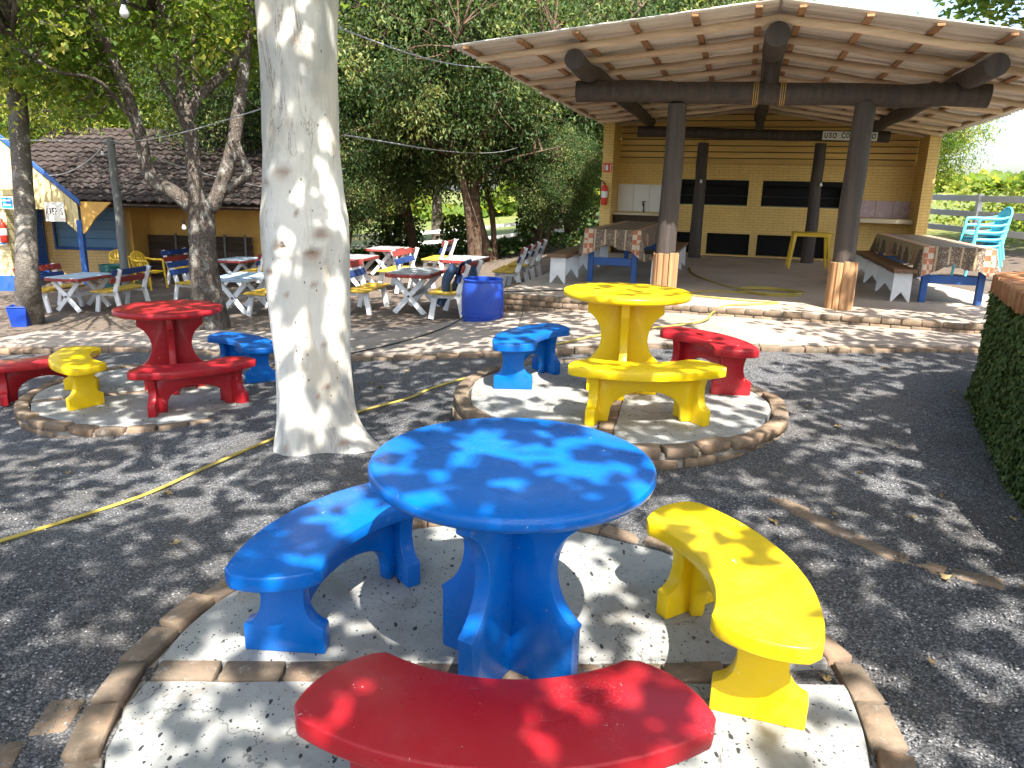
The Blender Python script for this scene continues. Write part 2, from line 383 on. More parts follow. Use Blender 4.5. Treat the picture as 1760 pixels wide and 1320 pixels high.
def m_bark(name, c0, c1, lich, sc_=5, st=.22, bump=.9, lf=.6):
    b = N(name); v = b.coord(False); vv = b.scale(v, 1, 1, st)
    vo = b.n('TexVoronoi', {'Vector': b.n('VectorMath', {0: vv, 1: b.n('TexNoise', {'Vector': vv, 'Scale': 6.0, 'Detail': 4.0}).outputs['Color']}, operation='ADD').outputs[0], 'Scale': sc_ * 3.0}, feature='DISTANCE_TO_EDGE').outputs['Distance']
    no = b.noise(vv, sc_ * 2, 8, .7)
    c = b.mix(no, c0, c1)
    c = b.mix(b.ramp(vo, [(0, .8), (.12, 0)]), c, lum(c0, .5))
    c = b.mix(b.math('MULTIPLY', b.ramp(b.noise(v, 4.5, 7, .7), [(.52, 0), (.6, 1)]), lf), c, lich)
    n = b.bump(b.math('ADD', b.ramp(vo, [(0, 0), (.25, .6)]), b.math('MULTIPLY', no, .6)), bump, .03)
    return b.set(c, .88, n, .15)
M['bark'] = m_bark('fissured_brown_bark', (.085, .066, .052), (.21, .175, .145), (.36, .35, .31))
M['bark2'] = m_bark('reddish_brown_bark', (.075, .045, .03), (.18, .115, .075), (.22, .20, .16), 4, .15, .6, .35)
M['bark_palm'] = m_bark('grey_brown_smooth_bark', (.11, .095, .08), (.24, .21, .175), (.34, .32, .27), 3, 1.2, .5, .6)
def m_white_bark():
    b = N('smooth_white_bark'); v = b.coord(False)
    sc_ = b.n('Attribute', attribute_name='scar').outputs['Fac']
    vs = b.scale(v, 1, 1, .28)
    c = b.mix(b.noise(vs, 4.5, 6, .6), (.58, .545, .47), (.77, .74, .67))
    c = b.mix(b.math('MULTIPLY', b.ramp(b.noise(vs, 3.2, 5, .6), [(.50, 0), (.545, 1)]), .6), c, (.50, .43, .32))
    c = b.mix(b.math('MULTIPLY', b.ramp(b.noise(b.scale(v, 1, 1, .5), 1.9, 4, .55), [(.52, 0), (.57, 1)]), .6), c, (.37, .375, .36))
    hi = b.n('MapRange', {0: b.n('SeparateXYZ', {0: v}).outputs[2], 1: 1.5, 2: 2.6}).outputs[0]
    crk = b.ramp(b.math('ABSOLUTE', b.math('SUBTRACT', b.noise(b.scale(v, 1, 1, .16), 7.5, 6, .7, .6), .5)), [(.0, 1), (.017, 0)])
    crk = b.math('MULTIPLY', crk, b.math('MULTIPLY', b.ramp(b.noise(v, 2.3, 2), [(.48, 0), (.58, 1)]), b.math('MULTIPLY_ADD', hi, .6)))
    crk = b.math('MULTIPLY', crk, 1.0, True)
    c = b.mix(b.math('MULTIPLY', hi, b.math('MULTIPLY', b.ramp(b.noise(vs, 2.4, 5, .6), [(.5, 0), (.62, 1)]), .6)), c, (.52, .41, .27))
    c = b.mix(b.math('MULTIPLY', crk, .85), c, (.17, .11, .07))
    sp = b.n('TexVoronoi', {'Vector': b.scale(v, 1, 1, .6), 'Scale': 30.0})
    spm = b.math('MULTIPLY', b.math('LESS_THAN', sp.outputs['Distance'], .16), b.math('GREATER_THAN', b.n('SeparateColor', {0: sp.outputs['Color']}).outputs[0], .86))
    c = b.mix(b.math('MULTIPLY', spm, .8), c, (.09, .075, .06))
    c = b.mix(b.math('MULTIPLY', sc_, .9, True), c, b.mix(b.noise(v, 30, 4), (.16, .075, .04), (.42, .28, .18)))
    n = b.bump(b.noise(vs, 11, 6, .6), .5, .03); n = b.bump(b.ramp(b.noise(vs, 3.2, 5, .6), [(.50, 0), (.545, 1)]), .35, .008, n); n = b.bump(b.noise(v, 60, 4, .65), .2, .005, n)
    n = b.bump(crk, -.5, .01, n)
    return b.set(c, .72, n, .2)
M['bark_white'] = m_white_bark()

def m_wall(name, c0, c1, course=.062, length=.22, axis='XZ', bump=.7):
    """painted brickwork too fine to pick apart: relief and paint wear only"""
    b = N(name); v = b.coord(False); s = b.n('SeparateXYZ', {0: v})
    u = b.math('ADD', s.outputs[0], s.outputs[1])
    q = b.n('CombineXYZ', {0: u, 1: s.outputs[2], 2: 0.0}).outputs[0]
    bt = b.n('TexBrick', {'Vector': q, 'Color1': (1, 1, 1, 1), 'Color2': (.86, .86, .86, 1), 'Mortar': (0, 0, 0, 1), 'Scale': 1.0, 'Mortar Size': .0045, 'Mortar Smooth': .3, 'Brick Width': length, 'Row Height': course})
    c = b.mix(b.noise(v, 1.6, 6, .65), c0, c1)
    c = b.mix(1.0, c, b.mix(.45, (1, 1, 1), bt.outputs['Color']), 'MULTIPLY')
    c = b.mix(b.math('MULTIPLY', b.ramp(b.noise(v, 7, 6, .75), [(.66, 0), (.7, 1)]), .5), c, (.55, .45, .28))
    c = b.mix(b.math('MULTIPLY', b.ramp(b.noise(b.scale(v, 1, 1, .35), 1.7, 7, .7), [(.5, 0), (.74, 1)]), .4), c, (.36, .21, .075))
    n = b.bump(bt.outputs['Fac'], -bump, .008); n = b.bump(b.noise(v, 80, 3), .15, .003, n)
    return b.set(c, .6, n, .3)
M['wall'] = m_wall('yellow_painted_brick', (.72, .47, .14), (.82, .58, .21))
M['wall2'] = m_wall('ochre_painted_brick', (.60, .42, .18), (.72, .53, .26), .075, .25)
M['wall_orange'] = surf('orange_plaster_wall', (.62, .37, .10), .75, .15, 1.5, .15, 50, .2, (.3, .15, .05), 1.2, .4)
M['board_yel'] = surf('yellow_painted_board', (.76, .52, .17), .55, .2, 3, .2, 40, .3, (.35, .2, .06), 2, .4, orand=.12, stretch=(.4, 4, 4))
M['rooftile'] = surf('dark_clay_roof_tile', (.044, .033, .029), .85, .5, 9, .5, 40, .15, (.10, .085, .078), 3, .5, orand=.15)
def m_cloth(w_):
    b = N('printed_tablecloth'); v = b.n('TexCoord').outputs['Object']; s = b.n('SeparateXYZ', {0: v}); X = s.outputs[0]
    ax = b.math('ABSOLUTE', X)
    vo = b.n('TexVoronoi', {'Vector': v, 'Scale': 26.0}); vd = b.n('TexVoronoi', {'Vector': v, 'Scale': 40.0}, feature='DISTANCE_TO_EDGE').outputs['Distance']
    flo = b.mix(b.math('MAXIMUM', b.math('LESS_THAN', vo.outputs['Distance'], .26), b.math('LESS_THAN', vd, .045)), (.075, .052, .040), (.36, .27, .18))
    st = b.math('LESS_THAN', b.math('ABSOLUTE', b.math('SUBTRACT', b.math('FRACT', b.math('DIVIDE', b.math('ADD', X, 1.0), .16)), .5)), .075)
    c = b.mix(st, flo, (.44, .33, .20))
    ck = b.n('TexChecker', {'Vector': v, 'Scale': 13.0, 'Color1': (.50, .41, .29, 1), 'Color2': (.40, .13, .06, 1)}).outputs[0]
    band = b.math('MULTIPLY', b.math('GREATER_THAN', ax, w_ / 2 - .14), b.math('LESS_THAN', ax, w_ / 2 - .012))
    c = b.mix(band, c, ck)
    return b.set(c, .5, b.bump(b.noise(v, 12, 3), .25, .02), .35)
M['cloth'] = m_cloth(.90)

# ------------------------------------------------------------------ ground (one sheet to the horizon)
def axis(a, b, near0, near1, step, far=1.35):
    out = list(np.arange(near0, near1 + 1e-6, step)); s = step; x = near1
    while x < b: s *= far; x += s; out.append(min(x, b))
    s = step; x = near0
    while x > a: s *= far; x -= s; out.insert(0, max(x, a))
    return np.array(sorted(set(out)))
gx = axis(-320, 320, -8, 7, .11); gy = axis(-60, 500, .4, 12.5, .11)
XX, YY = np.meshgrid(gx, gy); ZZ = GZ(XX, YY)
near = np.exp(-((XX / 9) ** 2 + ((YY - 5) / 8) ** 2))
ZZ = ZZ + near * (.012 * np.sin(XX * 2.3 + 1.3 * np.sin(YY * 1.7)) * np.sin(YY * 2.1 + .9) + .006 * rng.standard_normal(XX.shape))
nx, ny = len(gx), len(gy); ii = np.arange(nx * ny).reshape(ny, nx)
F = np.stack([ii[:-1, :-1], ii[:-1, 1:], ii[1:, 1:], ii[1:, :-1]], -1).reshape(-1, 4)
me = from_arrays('ground', np.stack([XX, YY, ZZ], -1).reshape(-1, 3), F); finish(me, 60)
tag(link('ground', me, M['ground']), 'dark gravel yard running back to soil and a grass field', 'ground', kind='structure')

# ------------------------------------------------------------------ bricks, shared meshes
def brick_mesh(l, w_, h, seed, jit=.006, bev=.007):
    rs = random.Random(seed); b = MB().box((0, 0, 0), (l, w_, h))
    b.V = [tuple(c + rs.uniform(-jit, jit) for c in v) for v in b.V]
    return b.mesh('brick', 50, bev)
BR = {}
def brick(parent, loc, rz=0, size=(.21, .10, .065), mat='brick', tilt=.02, name='brick'):
    key = (size, mat)
    if key not in BR:
        BR[key] = [brick_mesh(*size, i + 5, .008, .0045) for i in range(6)]
        for m_ in BR[key]: m_.materials.append(M[mat])
    return link(name, random.choice(BR[key]), None, parent, loc,
                (random.uniform(-tilt, tilt), random.uniform(-tilt, tilt), rz + random.choice((0, math.pi)) + random.uniform(-tilt, tilt)))

def platform(name, label, cx, cy, z, r, courses, div, depth):
    t = thing(name, label, 'platform', (cx, cy, z), 0, 'round seating platforms')
    for side in (1, -1):                                   # two cast half-discs
        n = 40; pts = []
        for i in range(n + 1):
            a = math.pi * i / n; rr = r + .012 * math.sin(a * 9 + side) + random.uniform(-.008, .008)
            x, y = rr * math.cos(a), max(.058 + random.uniform(-.004, .004), rr * math.sin(a))
            pts.append((x, y))
        for i in range(1, 24): pts.append((-r + 2 * r * i / 24, .056 + random.uniform(-.005, .006)))
        o = MB().prism(pts, -depth, 0).obj('slab', M['terrazzo'], t, 40, .006)
        o.rotation_euler = (0, 0, div + (0 if side == 1 else math.pi))
    for i in range(int((2 * r - .05) / .225)):             # dividing row
        s = -r + .13 + i * .225
        brick(t, (s * math.cos(div), s * math.sin(div), -.030 + random.uniform(-.004, .006)), div, mat='brick')
    nb = int(2 * math.pi * (r + .06) / .226)
    for k in range(courses):
        for i in range(nb):
            a = 2 * math.pi * (i + .5 * (k % 2)) / nb; rr = r + .066 + random.uniform(-.007, .012)
            brick(t, (rr * math.cos(a), rr * math.sin(a), -.028 - .074 * k + random.uniform(-.012, .010)), a + math.pi / 2 + random.uniform(-.03, .03), tilt=.035)
    m_ = MB().lathe([(r + .012, -depth), (r + .108, -depth), (r + .104, -.042), (r + .012, -.030)], 64)
    m_.F = m_.F[:-2]; n = 64; o_ = 3 * n
    m_.F += [(o_ + j, o_ + (j + 1) % n, (j + 1) % n, j) for j in range(n)]
    m_.obj('mortar', M['mortar'], t, 40)
    return t
SETS = {'blue': (.008, 2.33, 0.0), 'yellow': (.844, 5.545, .17), 'red': (-3.24, 6.89, -.263)}
platform('round_platform', 'low round terrazzo platform under the blue table, ringed with flush bricks', -.03, 2.29, 0, 1.215, 1, R(2), .10)
platform('round_platform', 'raised round platform under the yellow table in front of the pavilion', .80, 5.47, .17, 1.12, 3, R(78), .26)
platform('round_platform', 'raised round brick-edged platform under the dark red table', -3.27, 6.87, -.263, 1.15, 3, R(28), .34)
# brick edging sunk in the gravel
t = thing('brick_edging', 'row of sunken bricks curving through the gravel beside the yellow curved bench', 'edging', (0, 0, 0))
for p in resample([(1.52, 3.75), (1.66, 3.5), (1.86, 3.25), (2.2, 3.03), (2.7, 2.85)], 8): brick(t, (p[0], p[1], gz(p[0], p[1]) - .030), R(-62) + R(42) * min(1, (p[0] - 1.52) / .8))
t = thing('brick_edging', 'short row of sunken bricks leaving the blue platform at the bottom edge', 'edging', (0, 0, 0))
for p in resample([(-1.44, 2.02), (-1.5, 1.82), (-1.54, 1.6)], 3): brick(t, (p[0], p[1], gz(p[0], p[1]) - .028), R(98))

# ------------------------------------------------------------------ round tables and curved benches
def arc(cx, cz, r, a0, a1, n=8):
    return [(cx + r * math.cos(R(a0 + (a1 - a0) * i / n)), cz + r * math.sin(R(a0 + (a1 - a0) * i / n))) for i in range(n + 1)]
def round_table(label, key, mat, fin):
    x, y, z = SETS[key]
    t = thing('round_table', label, 'table', (x, y, z), 0, 'painted concrete round tables')
    e = [(0.001, .735), (.445, .735), (.462, .739), (.471, .747), (.475, .760), (.474, .776), (.469, .785), (.458, .790), (.30, .7895), (.001, .7895)]
    MB().lathe(e, 96).obj('table_top', mat, t, 50)
    # waisted fin
    pr = [(.022, 0), (.262, 0), (.268, .008), (.268, .225)]
    pr += [(.396 - .221 * math.cos(R(-56.8 + 113.6 * i / 14)), .43 + .221 * math.sin(R(-56.8 + 113.6 * i / 14))) for i in range(15)]
    pr += [(.285, .622), (.285, .736), (.022, .736)]
    for k in range(4):
        b = MB().prism(pr, -.029, .029, XZ)
        b.obj('pedestal_fin', mat, t, 35, .008, 2, rot=(0, 0, R(fin + 90 * k)))
    MB().box((0, 0, .3675), (.050, .050, .733)).obj('pedestal_core', mat, t, rot=(0, 0, R(fin)), bevel=.003)
    return t
round_table('big blue round table with sun patches on its top, on the nearest platform', 'blue', M['blue'], -31)
round_table('yellow round table standing on a raised platform before the pavilion', 'yellow', M['yellow'], -9)
round_table('dark red round table on the platform left of the white trunk', 'red', M['red'], 24)

def curved_bench(label, key, mat, ang, off=0.0, tw=0.0, loc=None):
    """ang: direction of the bench's middle seen from its table"""
    x, y, z = SETS[key] if loc is None else loc
    x += off * math.cos(R(ang)); y += off * math.sin(R(ang))
    t = thing('curved_bench', label, 'bench', (x, y, z), R(ang) + tw, 'painted concrete curved benches')
    r0, r1, h, th = .60, .93, .385, .060
    A0 = 35
    out = [(r1 * math.cos(R(a)), r1 * math.sin(R(a))) for a in np.linspace(-A0 + 1.5, A0 - 1.5, 30)]
    def end(sgn):
        a = R(A0) * sgn; ca, sa = math.cos(a), math.sin(a); q = []
        for i in range(1, 12):
            f = i / 12; rr = r1 + (r0 - r1) * f; bul = .055 * math.sin(math.pi * f) ** .75
            q.append((rr * ca - sgn * bul * sa, rr * sa + sgn * bul * ca))
        return q
    inn = [(r0 * math.cos(R(a)), r0 * math.sin(R(a))) for a in np.linspace(A0 - 1, -A0 + 1, 26)]
    poly = out + end(1) + inn + list(reversed(end(-1)))
    MB().prism(poly, h - th, h).obj('seat', mat, t, 45, .008, 2)
    H = h - th
    pr = [(-.150, 0), (.150, 0), (.150, .100)]
    pr += [(.148, .108), (.126, .117), (.107, .132), (.092, .155), (.083, .185), (.080, .215), (.083, .25), (.092, .285), (.110, H + .002)]
    pr = pr + [(-a, b_) for a, b_ in reversed(pr[2:])]
    rm = .765
    for s in (-1, 1):
        a = R(25.5) * s
        MB().prism(pr, -.032, .032, XZ).obj('leg', mat, t, 35, .007, 2, (rm * math.cos(a), rm * math.sin(a), 0), (0, 0, a))
    # arched web between and just past the legs
    hw = .322; xc = rm * math.cos(R(25.5)) + .012
    web = [(-hw, 0), (-hw + .075, 0), (-hw + .082, .05)]
    web += [(-.24 * math.cos(math.pi * i / 16), .05 + .16 * math.sin(math.pi * i / 16) ** .8) for i in range(1, 16)]
    web += [(hw - .082, .05), (hw - .075, 0), (hw, 0), (hw, H + .001), (-hw, H + .001)]
    b = MB().prism(web, -.027, .027, XZ)
    b.obj('arched_web', mat, t, 45, .008, 1, (xc, 0, 0), (0, 0, math.pi / 2))
    return t
curved_bench('red curved bench nearest the viewer, cut by the bottom edge', 'blue', M['red'], -90.5, .0)
curved_bench('blue curved bench beside the big blue table, left of it', 'blue', M['blue'], 151, .055)
curved_bench('yellow curved bench right of the big blue table', 'blue', M['yellow'], 7, .10)
curved_bench('yellow curved bench in front of the yellow round table', 'yellow', M['yellow'], -86, .04)
curved_bench('blue curved bench left of the yellow round table', 'yellow', M['blue'], 155, .08)
curved_bench('red curved bench behind right of the yellow round table', 'yellow', M['red'], 24, .09)
curved_bench('yellow curved bench left of the dark red table', 'red', M['yellow'], 212, .08)
curved_bench('red curved bench in front of the dark red table', 'red', M['red'], -53, .06)
curved_bench('blue curved bench behind the white trunk beside the dark red table', 'red', M['blue'], 48, .02)
SETS['edge'] = (-5.22, 7.55, -.44)
curved_bench('red curved bench cut off by the left edge of the picture', 'edge', M['red'], -38, .0)

# loose stones lying on the gravel
def rocks(n):
    y = .9 + 6.5 * rng.random(n) ** 1.7; x = (rng.random(n) * 2 - 1) * (1.0 + y * .78)
    keep = np.ones(n, bool)
    for (cx, cy, r) in ((-.03, 2.29, 1.3), (.8, 5.47, 1.24), (-3.27, 6.87, 1.27)): keep &= (x - cx) ** 2 + (y - cy) ** 2 > r * r
    keep &= ~((y > 7.5) & (x > -2.4)); keep &= ~((x > 2.75 + .45 * (y - 3.6)) & (y < 6))
    x, y = x[keep], y[keep]; n = len(x)
    s = .0030 + .0052 * rng.random(n) ** 2
    base = np.array([(1, 0, 0), (-1, 0, 0), (0, 1, 0), (0, -1, 0), (0, 0, 1), (0, 0, -1)], float)
    V = base[None] * (s[:, None, None] * rng.uniform(.6, 1.3, (n, 6, 1))) + rng.normal(0, .18, (n, 6, 3)) * s[:, None, None]
    V[:, :, 2] *= .75
    a = rng.random(n) * 6.28; c, s_ = np.cos(a), np.sin(a); vx = V[..., 0] * c[:, None] - V[..., 1] * s_[:, None]; vy = V[..., 0] * s_[:, None] + V[..., 1] * c[:, None]
    V = np.stack([vx, vy, V[..., 2]], -1)
    V += np.stack([x, y, GZ(x, y) + .004 + .3 * s], -1)[:, None, :]
    f = np.array([(0, 2, 4), (2, 1, 4), (1, 3, 4), (3, 0, 4), (2, 0, 5), (1, 2, 5), (3, 1, 5), (0, 3, 5)])
    F = (np.arange(n)[:, None, None] * 6 + f[None]).reshape(-1, 3)
    return from_arrays('gravel', V.reshape(-1, 3), F)
tag(link('gravel', rocks(60000), M['stone']), 'loose dark gravel stones scattered over the yard', 'gravel', kind='stuff')

# ------------------------------------------------------------------ paved path along the pavilion
YAW = R(16.5); PC = Vector((4.23, 9.644, .28)); E1 = Vector((math.cos(YAW), -math.sin(YAW), 0)); E2 = Vector((math.sin(YAW), math.cos(YAW), 0))
def pav(u, v, z=0): return PC + u * E1 + v * E2 + Vector((0, 0, z))
path = thing('path', 'paved path of worn slabs with a brick kerb in front of the pavilion', 'path', kind='structure')
front = resample([(-7.6, 10.2), (-5, 9.5), (-3, 8.55), (-1.8, 8.0), (0, 7.72), (2.6, 7.68), (5.1, 7.88), (7.4, 8.1)], 15)
fb = [(-7.3, 11.2), (-4.7, 10.5), (-2.8, 9.65), (-1.6, 9.3), (-.9, 9.75)] + [tuple(pav(u, -.62))[:2] for u in (-4.3, -2.6, -.8, 1.0, 3.2)]
back = resample([(a, b_, 0) for a, b_ in fb], 15)
def pz(x, y): return gz(x, min(y, 8.6)) + .065
for i in range(14):
    a, b_, c, d = front[i], front[i + 1], back[i + 1], back[i]
    q = [np.array(p[:2]) for p in (a, b_, c, d)]; cen = sum(q) / 4
    q = [cen + (p - cen) * .993 for p in q]
    V = [(p[0], p[1], pz(*p)) for p in q] + [(p[0], p[1], pz(*p) - .16) for p in q]
    dz = random.uniform(-.006, .006)
    V = [(v[0], v[1], v[2] + dz) for v in V]
    MB().add(V, [(0, 1, 2, 3), (7, 6, 5, 4), (0, 4, 5, 1), (1, 5, 6, 2), (2, 6, 7, 3), (3, 7, 4, 0)]).obj('paving_slab', M['concrete'], path, bevel=.008)
L = np.concatenate([[0], np.cumsum(np.linalg.norm(np.diff(front[:, :2], axis=0), axis=1))])
s = .1
while s < L[-1]:
    x = np.interp(s, L, front[:, 0]); y = np.interp(s, L, front[:, 1]); x2 = np.interp(s + .05, L, front[:, 0]); y2 = np.interp(s + .05, L, front[:, 1])
    brick(path, (x, y - .055, pz(x, y) - .058 + random.uniform(-.010, .008)), math.atan2(y2 - y, x2 - x), (.23, .11, .075), tilt=.03); s += .242

# ------------------------------------------------------------------ pavilion
pv = thing('barbecue_pavilion', 'open barbecue pavilion with log posts, gabled sheet roof and yellow walls', 'pavilion', PC, -YAW)
def P_(name, b, mat, parent=pv, sm=None, bev=0, segs=1, loc=None, rot=None): return b.obj(name, M[mat], parent, sm, bev, segs, loc, rot)
P_('floor_slab', MB().box((-.65, 3.96, -.26), (7.7, 9.0, .52)), 'floor', bev=.01)
for k in range(5):                                          # brick riser
    u = -4.5 + (.06 if k % 2 else -.05)
    while u < 3.1:
        brick(pv, (u + .11, -.585 + random.uniform(-.006, .006), -.040 - .076 * k), random.uniform(-.02, .02), (.215, .10, .068), 'brick'); u += .226
for k in range(5):
    for j in range(6): brick(pv, (-4.545, -.42 + .226 * j + (.1 if k % 2 else 0), -.040 - .076 * k), math.pi / 2, (.215, .10, .068), 'brick')
P_('riser_mortar', MB().box((-.68, -.56, -.26), (7.7, .10, .50)), 'mortar')
# log columns; the front pair clad with split slabs at the foot
def logpts(a, b_, n=9, wob=.012):
    P = resample([a, b_], n); P[1:-1] += rng.normal(0, wob, (n - 2, 3)); return P
for (u, v, clad, r) in ((0, 0, 1, .132), (-2.26, .02, 1, .132), (.157, 7.33, 0, .125), (-2.285, 7.4, 0, .13)):
    c = P_('log_column', MB().tube(logpts((0, 0, 0), (0, 0, 2.53), 7, .008), [r * 1.10, r * 1.02, r * .97, r * .92], 18, wob=.035), 'log', sm=50, loc=(u, v, 0))
    if clad:
        n = 13
        for i in range(n):
            a = 2 * math.pi * i / n + random.uniform(-.03, .03); hh = .61 + random.uniform(-.012, .012); ww = .079 + random.uniform(-.006, .004)
            pl_ = [(-ww / 2, 0), (ww / 2, 0), (ww / 2 * .92, .014), (ww * .22, .027), (-ww * .22, .027), (-ww / 2 * .92, .014)]
            b = MB().prism(pl_, 0, hh)
            b.V = [(x + .004 * math.sin(z * 9 + i), y + random.uniform(-.002, .002), z) for x, y, z in b.V]
            b.obj('timber_slab', M['slab_wood'], c, None, .003, 1, ((r + .014) * math.cos(a), (r + .014) * math.sin(a), 0), (0, 0, a - math.pi / 2))
def log(name, a, b_, r, n=16, wob=.01): return P_(name, MB().tube(logpts(a, b_, 12, wob), [r * 1.03, r, r * .97, r], n, wob=.015), 'log', sm=50)
log('cross_beam', (-3.60, 0, 2.70), (1.32, 0, 2.59), .135)
log('cross_beam', (-3.75, 7.3, 2.76), (1.46, 7.3, 2.66), .115)
log('eave_log', (-3.40, -1.16, 2.915), (-3.52, 7.7, 3.0), .115)
log('eave_log', (1.05, -1.16, 2.755), (1.2, 7.7, 2.86), .115)
log('ridge_log', (-1.13, -1.2, 3.11), (-1.13, 8.1, 3.12), .128)
log('king_post', (-1.13, .02, 2.72), (-1.13, .02, 3.06), .10, 14, .002)
log('king_post', (-1.13, 7.3, 2.75), (-1.13, 7.3, 3.06), .09, 14, .002)
for du in (-.19, -.165, -.14, .13, .155, .18):              # wire bindings round the front beam
    q = [(-1.13 + du, .142 * math.sin(a), 2.645 + .150 * math.cos(a)) for a in np.linspace(0, 2 * math.pi, 17)]
    P_('wire_binding', MB().tube(q, .006, 5, False), 'gold')
ZL = lambda u: 3.29 + .096 * (u + 1.13)                      # underside line of the left slope
ZR = lambda u: 3.29 - .168 * (u + 1.13)
RV = [-1.06, -.02, 1.02, 2.08, 3.12, 4.15, 5.2, 6.2, 7.1, 8.0]
for v in RV:
    for side in (-1, 1):
        zf, u1 = (ZL, -4.55) if side < 0 else (ZR, 2.33)
        u1 += random.uniform(-.08, .08); n = 9
        pts = [(-1.13 + (u1 + 1.13) * i / (n - 1), v + random.uniform(-.035, .035) * (0 < i), zf(-1.13 + (u1 + 1.13) * i / (n - 1)) + random.uniform(-.012, .012)) for i in range(n)]
        P_('rafter_pole', MB().tube(resample(pts, 22), [.050, .047, .043, .046, .040], 9, wob=.05), 'rafter', sm=60)
for side in (-1, 1):
    for k in range(6):
        u = -1.13 + side * (.22 + .66 * k); zf = ZL if side < 0 else ZR
        if u > 2.4: continue
        P_('batten', MB().box((u, 3.45, zf(u) + .060), (.075, 9.9, .026)), 'batten', bev=.003)
def sheet(v0, v1, ua, ub, zf, lift):
    nv = int((v1 - v0) / .0222) + 1; nu = 2; V = []
    for i in range(nv + 1):
        v = v0 + (v1 - v0) * i / nv
        for j in range(nu):
            u = ua + (ub - ua) * j / (nu - 1); V.append((u, v, zf(u) + lift + .031 * math.sin(v / .177 * 2 * math.pi)))
    n0 = len(V); V += [(x, y, z + .007) for x, y, z in V]; F = []
    for i in range(nv):
        a = i * nu; F.append((a, a + 1, a + 3, a + 2)); F.append((n0 + a + 2, n0 + a + 3, n0 + a + 1, n0 + a))
    for i in range(nv):
        a = i * nu; F.append((a + 2, n0 + a + 2, n0 + a, a)); F.append((a + 1, n0 + a + 1, n0 + a + 3, a + 3))
    F.append((1, 0, n0, n0 + 1)); a = nv * nu; F.append((a, a + 1, n0 + a + 1, n0 + a))
    return MB().add(V, F)
v = -1.5; k = 0
while v < 8.4:
    for side in (-1, 1):
        P_('roof_sheet', sheet(v, v + 1.095, -1.13 + side * .02, (-4.82 if side < 0 else 2.62) + random.uniform(-.04, .04), ZL if side < 0 else ZR, .108 + .008 * (k % 2)), 'fibro', sm=60)
    v += 1.062; k += 1
for k in range(9):                                           # ridge caps
    v0 = -1.52 + k * 1.1
    V = []
    for v in (v0, v0 + 1.16):
        for du, dz in ((-.24, .118), (-.08, .152), (0, .165), (.08, .150), (.24, .108)): V.append((-1.13 + du, v, 3.29 + dz + .004 * (k % 2)))
    b = MB().add(V, [(i, i + 1, i + 6, i + 5) for i in range(4)]); n0 = len(b.V)
    b.V += [(x, y, z + .008) for x, y, z in b.V]; b.F += [(n0 + i + 5, n0 + i + 6, n0 + i + 1, n0 + i) for i in range(4)]
    b.F += [(i + 1, i, n0 + i, n0 + i + 1) for i in range(4)] + [(5 + i, 6 + i, n0 + 6 + i, n0 + 5 + i) for i in range(4)] + [(0, 5, n0 + 5, n0), (9, 4, n0 + 4, n0 + 9)]
    P_('ridge_cap', b, 'fibro', sm=60)
# walls: back wall with oven openings, two side returns
WV = 8.3
wl = P_('back_wall', MB(), 'wall')
wb = MB()
def wseg(u0, u1, z0, z1): wb.box(((u0 + u1) / 2, WV + .14, (z0 + z1) / 2), (u1 - u0, .28, z1 - z0))
rows = [(0, .03, []), (.03, .53, [(-2.95, -2.38), (-2.078, -1.083), (-.915, .70), (.86, 1.15)]), (.53, 1.175, []), (1.175, 1.765, [(-2.794, -1.218), (-.915, .826)]), (1.765, 2.12, [])]
for z0, z1, op in rows:
    u = -4.30
    for a, c in op: wseg(u, a, z0, z1); u = c
    wseg(u, 2.25, z0, z1)
me = wb.mesh('back_wall'); me.materials.append(M['wall']); wl.data = me
for (u0, u1, z0, z1) in ((-2.95, -2.38, .03, .53), (-2.078, -1.083, .03, .53), (-.915, .70, .03, .53), (.86, 1.15, .03, .53)):
    P_('wood_store_back', MB().box(((u0 + u1) / 2, WV + .262, (z0 + z1) / 2), (u1 - u0 - .004, .03, z1 - z0 - .004)), 'soot_black', wl)  # near-black panel across the back of each store opening
for (u0, u1) in ((-2.794, -1.218), (-.915, .826)):
    g_ = P_('grill_hood', MB().box(((u0 + u1) / 2, WV + .255, 1.47), (u1 - u0 - .004, .04, .586)), 'soot_black', wl)
    P_('grill_shutter', MB().box(((u0 + u1) / 2, WV + .06, 1.70), (u1 - u0 - .01, .02, .12)), 'soot_black', g_, bev=.003)
    P_('grill_ledge', MB().box(((u0 + u1) / 2, WV + .10, 1.190), (u1 - u0 - .01, .18, .02)), 'steel_dark', g_, bev=.003)
    P_('grill_rod', MB().tube([(u0 + .01, WV + .12, 1.40), (u1 - .01, WV + .12, 1.40)], .010, 6), 'steel_dark', g_)
z = 2.12; k = 0
while z < 3.36:                                              # clapboards of the gable
    ul = max(-4.30, -1.13 - (3.36 - z) / .096) if z > 2.98 else -4.30
    ur = min(2.25, -1.13 + (3.36 - z) / .168) if z > 2.7 else 2.25
    P_('gable_board', MB().box(((ul + ur) / 2, WV + .10 + .004 * (k % 2), z + .066), (ur - ul, .03, .120)), 'board_yel', wl, bev=.004); z += .139; k += 1
P_('gable_backing', MB().prism([(-4.29, 2.11), (2.24, 2.11), (2.24, 2.74), (-1.13, 3.34), (-4.29, 3.02)], -WV - .18, -WV - .14, XZ), 'soot_black', wl)  # near-black sheet seen through the gaps between the boards
for (u0, u1, zt) in ((-4.54, -4.29, 2.98), (2.24, 2.46, 2.72)):
    P_('side_wall', MB().box(((u0 + u1) / 2, 7.86, zt / 2), (u1 - u0, .96, zt)), 'wall', bev=.006)
